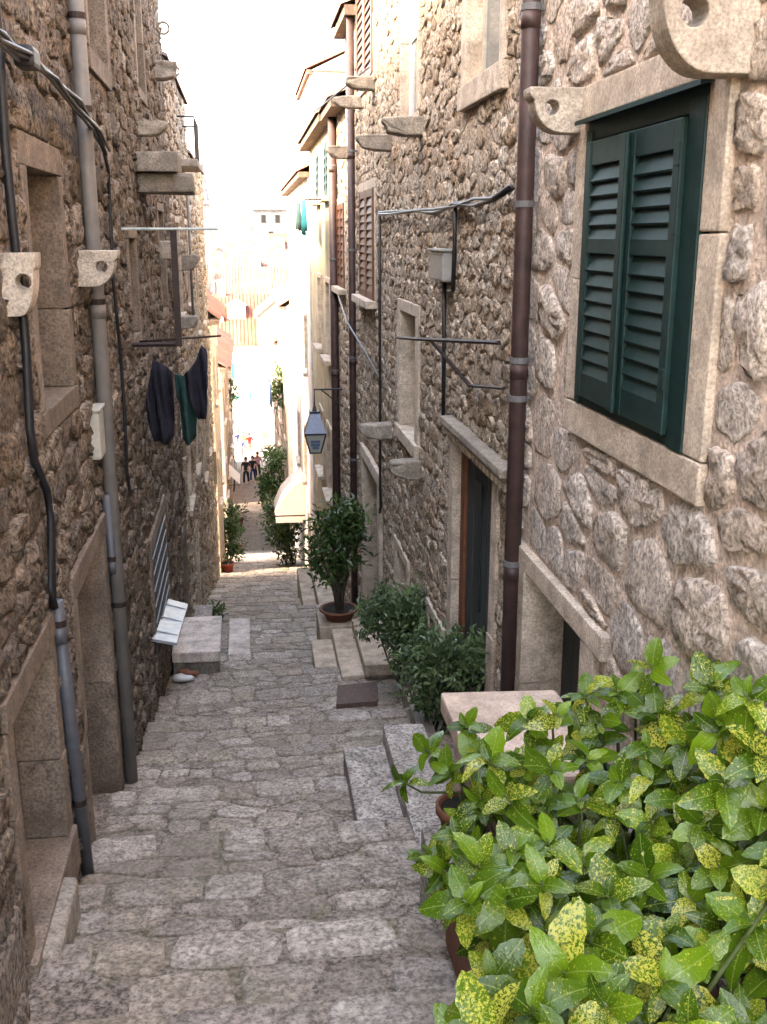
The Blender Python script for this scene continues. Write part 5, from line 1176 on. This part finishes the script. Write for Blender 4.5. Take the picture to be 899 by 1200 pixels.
# green washing under the yellow house's eaves
Yg = 21.8; wl_ = thing('washing_line', 'washing line bracket under eaves of yellow house', 'washing line'); m = MB(); m.tube([(1.66, 20.4, .68), (1.2, 20.4, .68), (1.2, 24, .68), (1.66, 24, .68)], .015, 5); m.build('line', M['iron'], wl_)
def garment2(label, x, y0, y1, z1, z0, mat, seed):
    m = MB(); n = 8
    vs = [(x+.05*math.sin(i*1.9+seed)*(j/3), y0+(y1-y0)*i/n, z1+(z0-z1)*j/3+.05*math.sin(i+seed)*(j == 3)) for j in range(4) for i in range(n+1)]
    m.add(vs, [(j*(n+1)+i, j*(n+1)+i+1, (j+1)*(n+1)+i+1, (j+1)*(n+1)+i) for j in range(3) for i in range(n)])
    o = m.build('hanging_garment', M[mat], smooth=True); s = o.modifiers.new('s', 'SOLIDIFY'); s.thickness = .01; return tag(o, label, 'laundry', 'coloured washing down the street')
garment2('teal cloth hanging under eaves of yellow house, uphill end', 1.2, 20.5, 21.6, .68, .05, 'clothteal', 1)
garment2('dark green cloth hanging under eaves of yellow house, downhill end', 1.2, 22.4, 23.6, .68, .15, 'clothgreen', 2)
xt = at(265, 486, 55); garment2('bright teal cloth hanging by last white house', xt[0], 54.4, 55.6, xt[2]+.6, xt[2]-.7, 'clothteal', 3)
xb = at(317, 455, 48); garment2('blue cloth hanging by climbing vine on cream house', xb[0], 47.4, 48.6, xb[2]+.7, xb[2]-.8, 'c_blue', 4)
# parasol on the square
pr = thing('square_parasol', 'wide white canvas parasol on the sunlit square', 'parasol'); pcx = at(280, 490, 80); gz = G(80)
m = MB(); m.lathe([(1.45, pcx[2]-.3), (1.45, pcx[2]+.0), (.8, pcx[2]+.5), (.02, pcx[2]+.85)], (pcx[0], 80, 0), 4); m.v = [(pcx[0]+(x-pcx[0])*.7071-(y-80)*.7071, 80+(x-pcx[0])*.7071+(y-80)*.7071, z) for x, y, z in m.v]; m.build('canopy', M['whitecanvas'], pr)
m = MB(); m.tube([(pcx[0], 80, gz), (pcx[0], 80, pcx[2]+.6)], .04, 8); m.build('pole', M['winwood'], pr)
# signs / boxes on the left far walls
for (u, v, Y, w_, h_, mat, lab) in ((259, 521, 44.5, .3, .34, 'white', 'small white box sign on stone wall near foot of steps'), (252, 548, 27.4, .1, .9, 'plaster_yellow', 'narrow yellow strip sign on end of rubble wall'), (268, 540, 57.5, .3, .35, 'white', 'white lamp box near the square on shaded side')):
    c = at(u, v, Y); sg = thing('wall_sign', lab, 'sign'); m = MB(); m.bbox(c[0]-w_/2, c[0]+w_/2, Y-.05, Y+.05, c[2]-h_/2, c[2]+h_/2, .01); m.build('panel', M[mat], sg); m = MB(); m.tube([(-1.1, Y, c[2]), (c[0], Y, c[2])], .02, 5); m.build('arm', M['iron'], sg)

# ================================================================ people
def skin_mesh(name, joints, edges, mat, parent, sub=1):
    me = bpy.data.meshes.new(name); me.from_pydata([j[0] for j in joints], edges, []); me.materials.append(mat)
    o = bpy.data.objects.new(name, me); COL.objects.link(o); o.parent = parent
    o.modifiers.new('skin', 'SKIN')
    if not me.skin_vertices: 
        bm = bmesh.new(); bm.from_mesh(me); bm.verts.layers.skin.verify(); bm.to_mesh(me); bm.free()
    for i, j in enumerate(joints):
        me.skin_vertices[0].data[i].radius = (j[1], j[1]*(j[2] if len(j) > 2 else 1)); me.skin_vertices[0].data[i].use_root = (i == 0)
    s = o.modifiers.new('sub', 'SUBSURF'); s.levels = sub; s.render_levels = sub; return o
def person(label, x, y, h, yaw, shirt, legs, hair, stride=.18, armout=.05, shorts=True):
    t = thing('person', label, 'person', 'people at the foot of the steps'); t.location = (x, y, G(y)+.01); t.rotation_euler = (0, 0, yaw); t.scale = (h/1.72,)*3
    J = [((0, 0, .95), .135, .8), ((0, 0, 1.15), .13, .75), ((0, 0, 1.36), .155, .65), ((0, 0, 1.47), .06), ((0, .01, 1.56), .085, 1.1), ((0, .01, 1.66), .085, 1.1)]
    E = [(0, 1), (1, 2), (2, 3), (3, 4), (4, 5)]
    for s in (-1, 1):
        b = len(J); J += [((s*.18, 0, 1.38), .06), ((s*(.24+armout), -.03*s, 1.12), .045), ((s*(.26+armout), .09, .88), .035), ((s*(.26+armout), .11, .78), .04, .5)]
        E += [(2, b), (b, b+1), (b+1, b+2), (b+2, b+3)]
        b = len(J); f = s*stride
        J += [((s*.09, 0, .86), .09), ((s*.10, f*.5+.03, .48), .065), ((s*.10, f, .10), .045), ((s*.11, f+.13, .035), .035, 1.2)]
        E += [(0, b), (b, b+1), (b+1, b+2), (b+2, b+3)]
    skin_mesh('body', J, E, M['skin'], t)
    J2 = [((0, 0, .86), .165, .8), ((0, 0, 1.15), .15, .76), ((0, 0, 1.36), .172, .67), ((0, 0, 1.43), .08)]; E2 = [(0, 1), (1, 2), (2, 3)]
    for s in (-1, 1): b = len(J2); J2 += [((s*.185, 0, 1.38), .078), ((s*(.23+armout), -.02*s, 1.16), .064)]; E2 += [(2, b), (b, b+1)]
    skin_mesh('shirt', J2, E2, M[shirt], t)
    J3 = [((0, 0, .98), .152, .82), ((0, 0, .88), .15, .82)]; E3 = [(0, 1)]
    for s in (-1, 1):
        f = s*stride; b = len(J3); J3 += [((s*.09, .0, .82), .108), ((s*.10, f*.45+.03, .52), .085)]; E3 += [(1, b), (b, b+1)]
        if not shorts: J3 += [((s*.10, f, .12), .065)]; E3 += [(b+1, b+2)]
    skin_mesh('trousers', J3, E3, M[legs], t)
    m = MB(); m.lathe([(.001, 1.785), (.06, 1.77), (.095, 1.70), (.10, 1.62), (.085, 1.56), (.06, 1.53)], (0, -.02, 0), 12); m.build('hair', M[hair], t, True)
    m = MB()
    m.box(-.03, .03, .085, .112, 1.585, 1.625); m.build('nose', M['skin'], t)
    return t
def pp_(u, v, Y): c = onY(u, v, Y); return c[0]
for (u, Y, h, yaw, sh_, lg, hr, lab, st_, so_) in (
    (288, 64.5, 1.74, 2.9, 'c_black', 'c_black', 'hair', 'person in dark clothes walking arm to arm on the lower lane', .24, False),
    (296, 65.5, 1.66, 2.9, 'c_black', 'c_navy', 'hair', 'second person in dark clothes beside the other walker', .2, False),
    (302, 67.0, 1.7, 3.0, 'c_pinkc', 'c_black', 'hair', 'person in pinkish top behind the two dark walkers', .15, False),
    (293, 77.0, 1.72, 3.2, 'c_red', 'c_khaki', 'hair', 'person in bright red shirt at edge of square', .12, True),
    (286, 78.0, 1.75, 3.0, 'c_yellow', 'c_navy', 'blondhair', 'person in yellow top at edge of square', .15, True),
    (280, 78.5, 1.72, 3.4, 'c_navy', 'c_whitec', 'blondhair', 'person in navy top and white trousers at edge of square', .1, False),
    (274, 79.5, 1.7, .3, 'c_whitec', 'c_khaki', 'blondhair', 'person in white shirt under the white parasol', .05, True)):
    person(lab, pp_(u, 540, Y), Y, h, yaw, sh_, lg, hr, st_, shorts=so_)
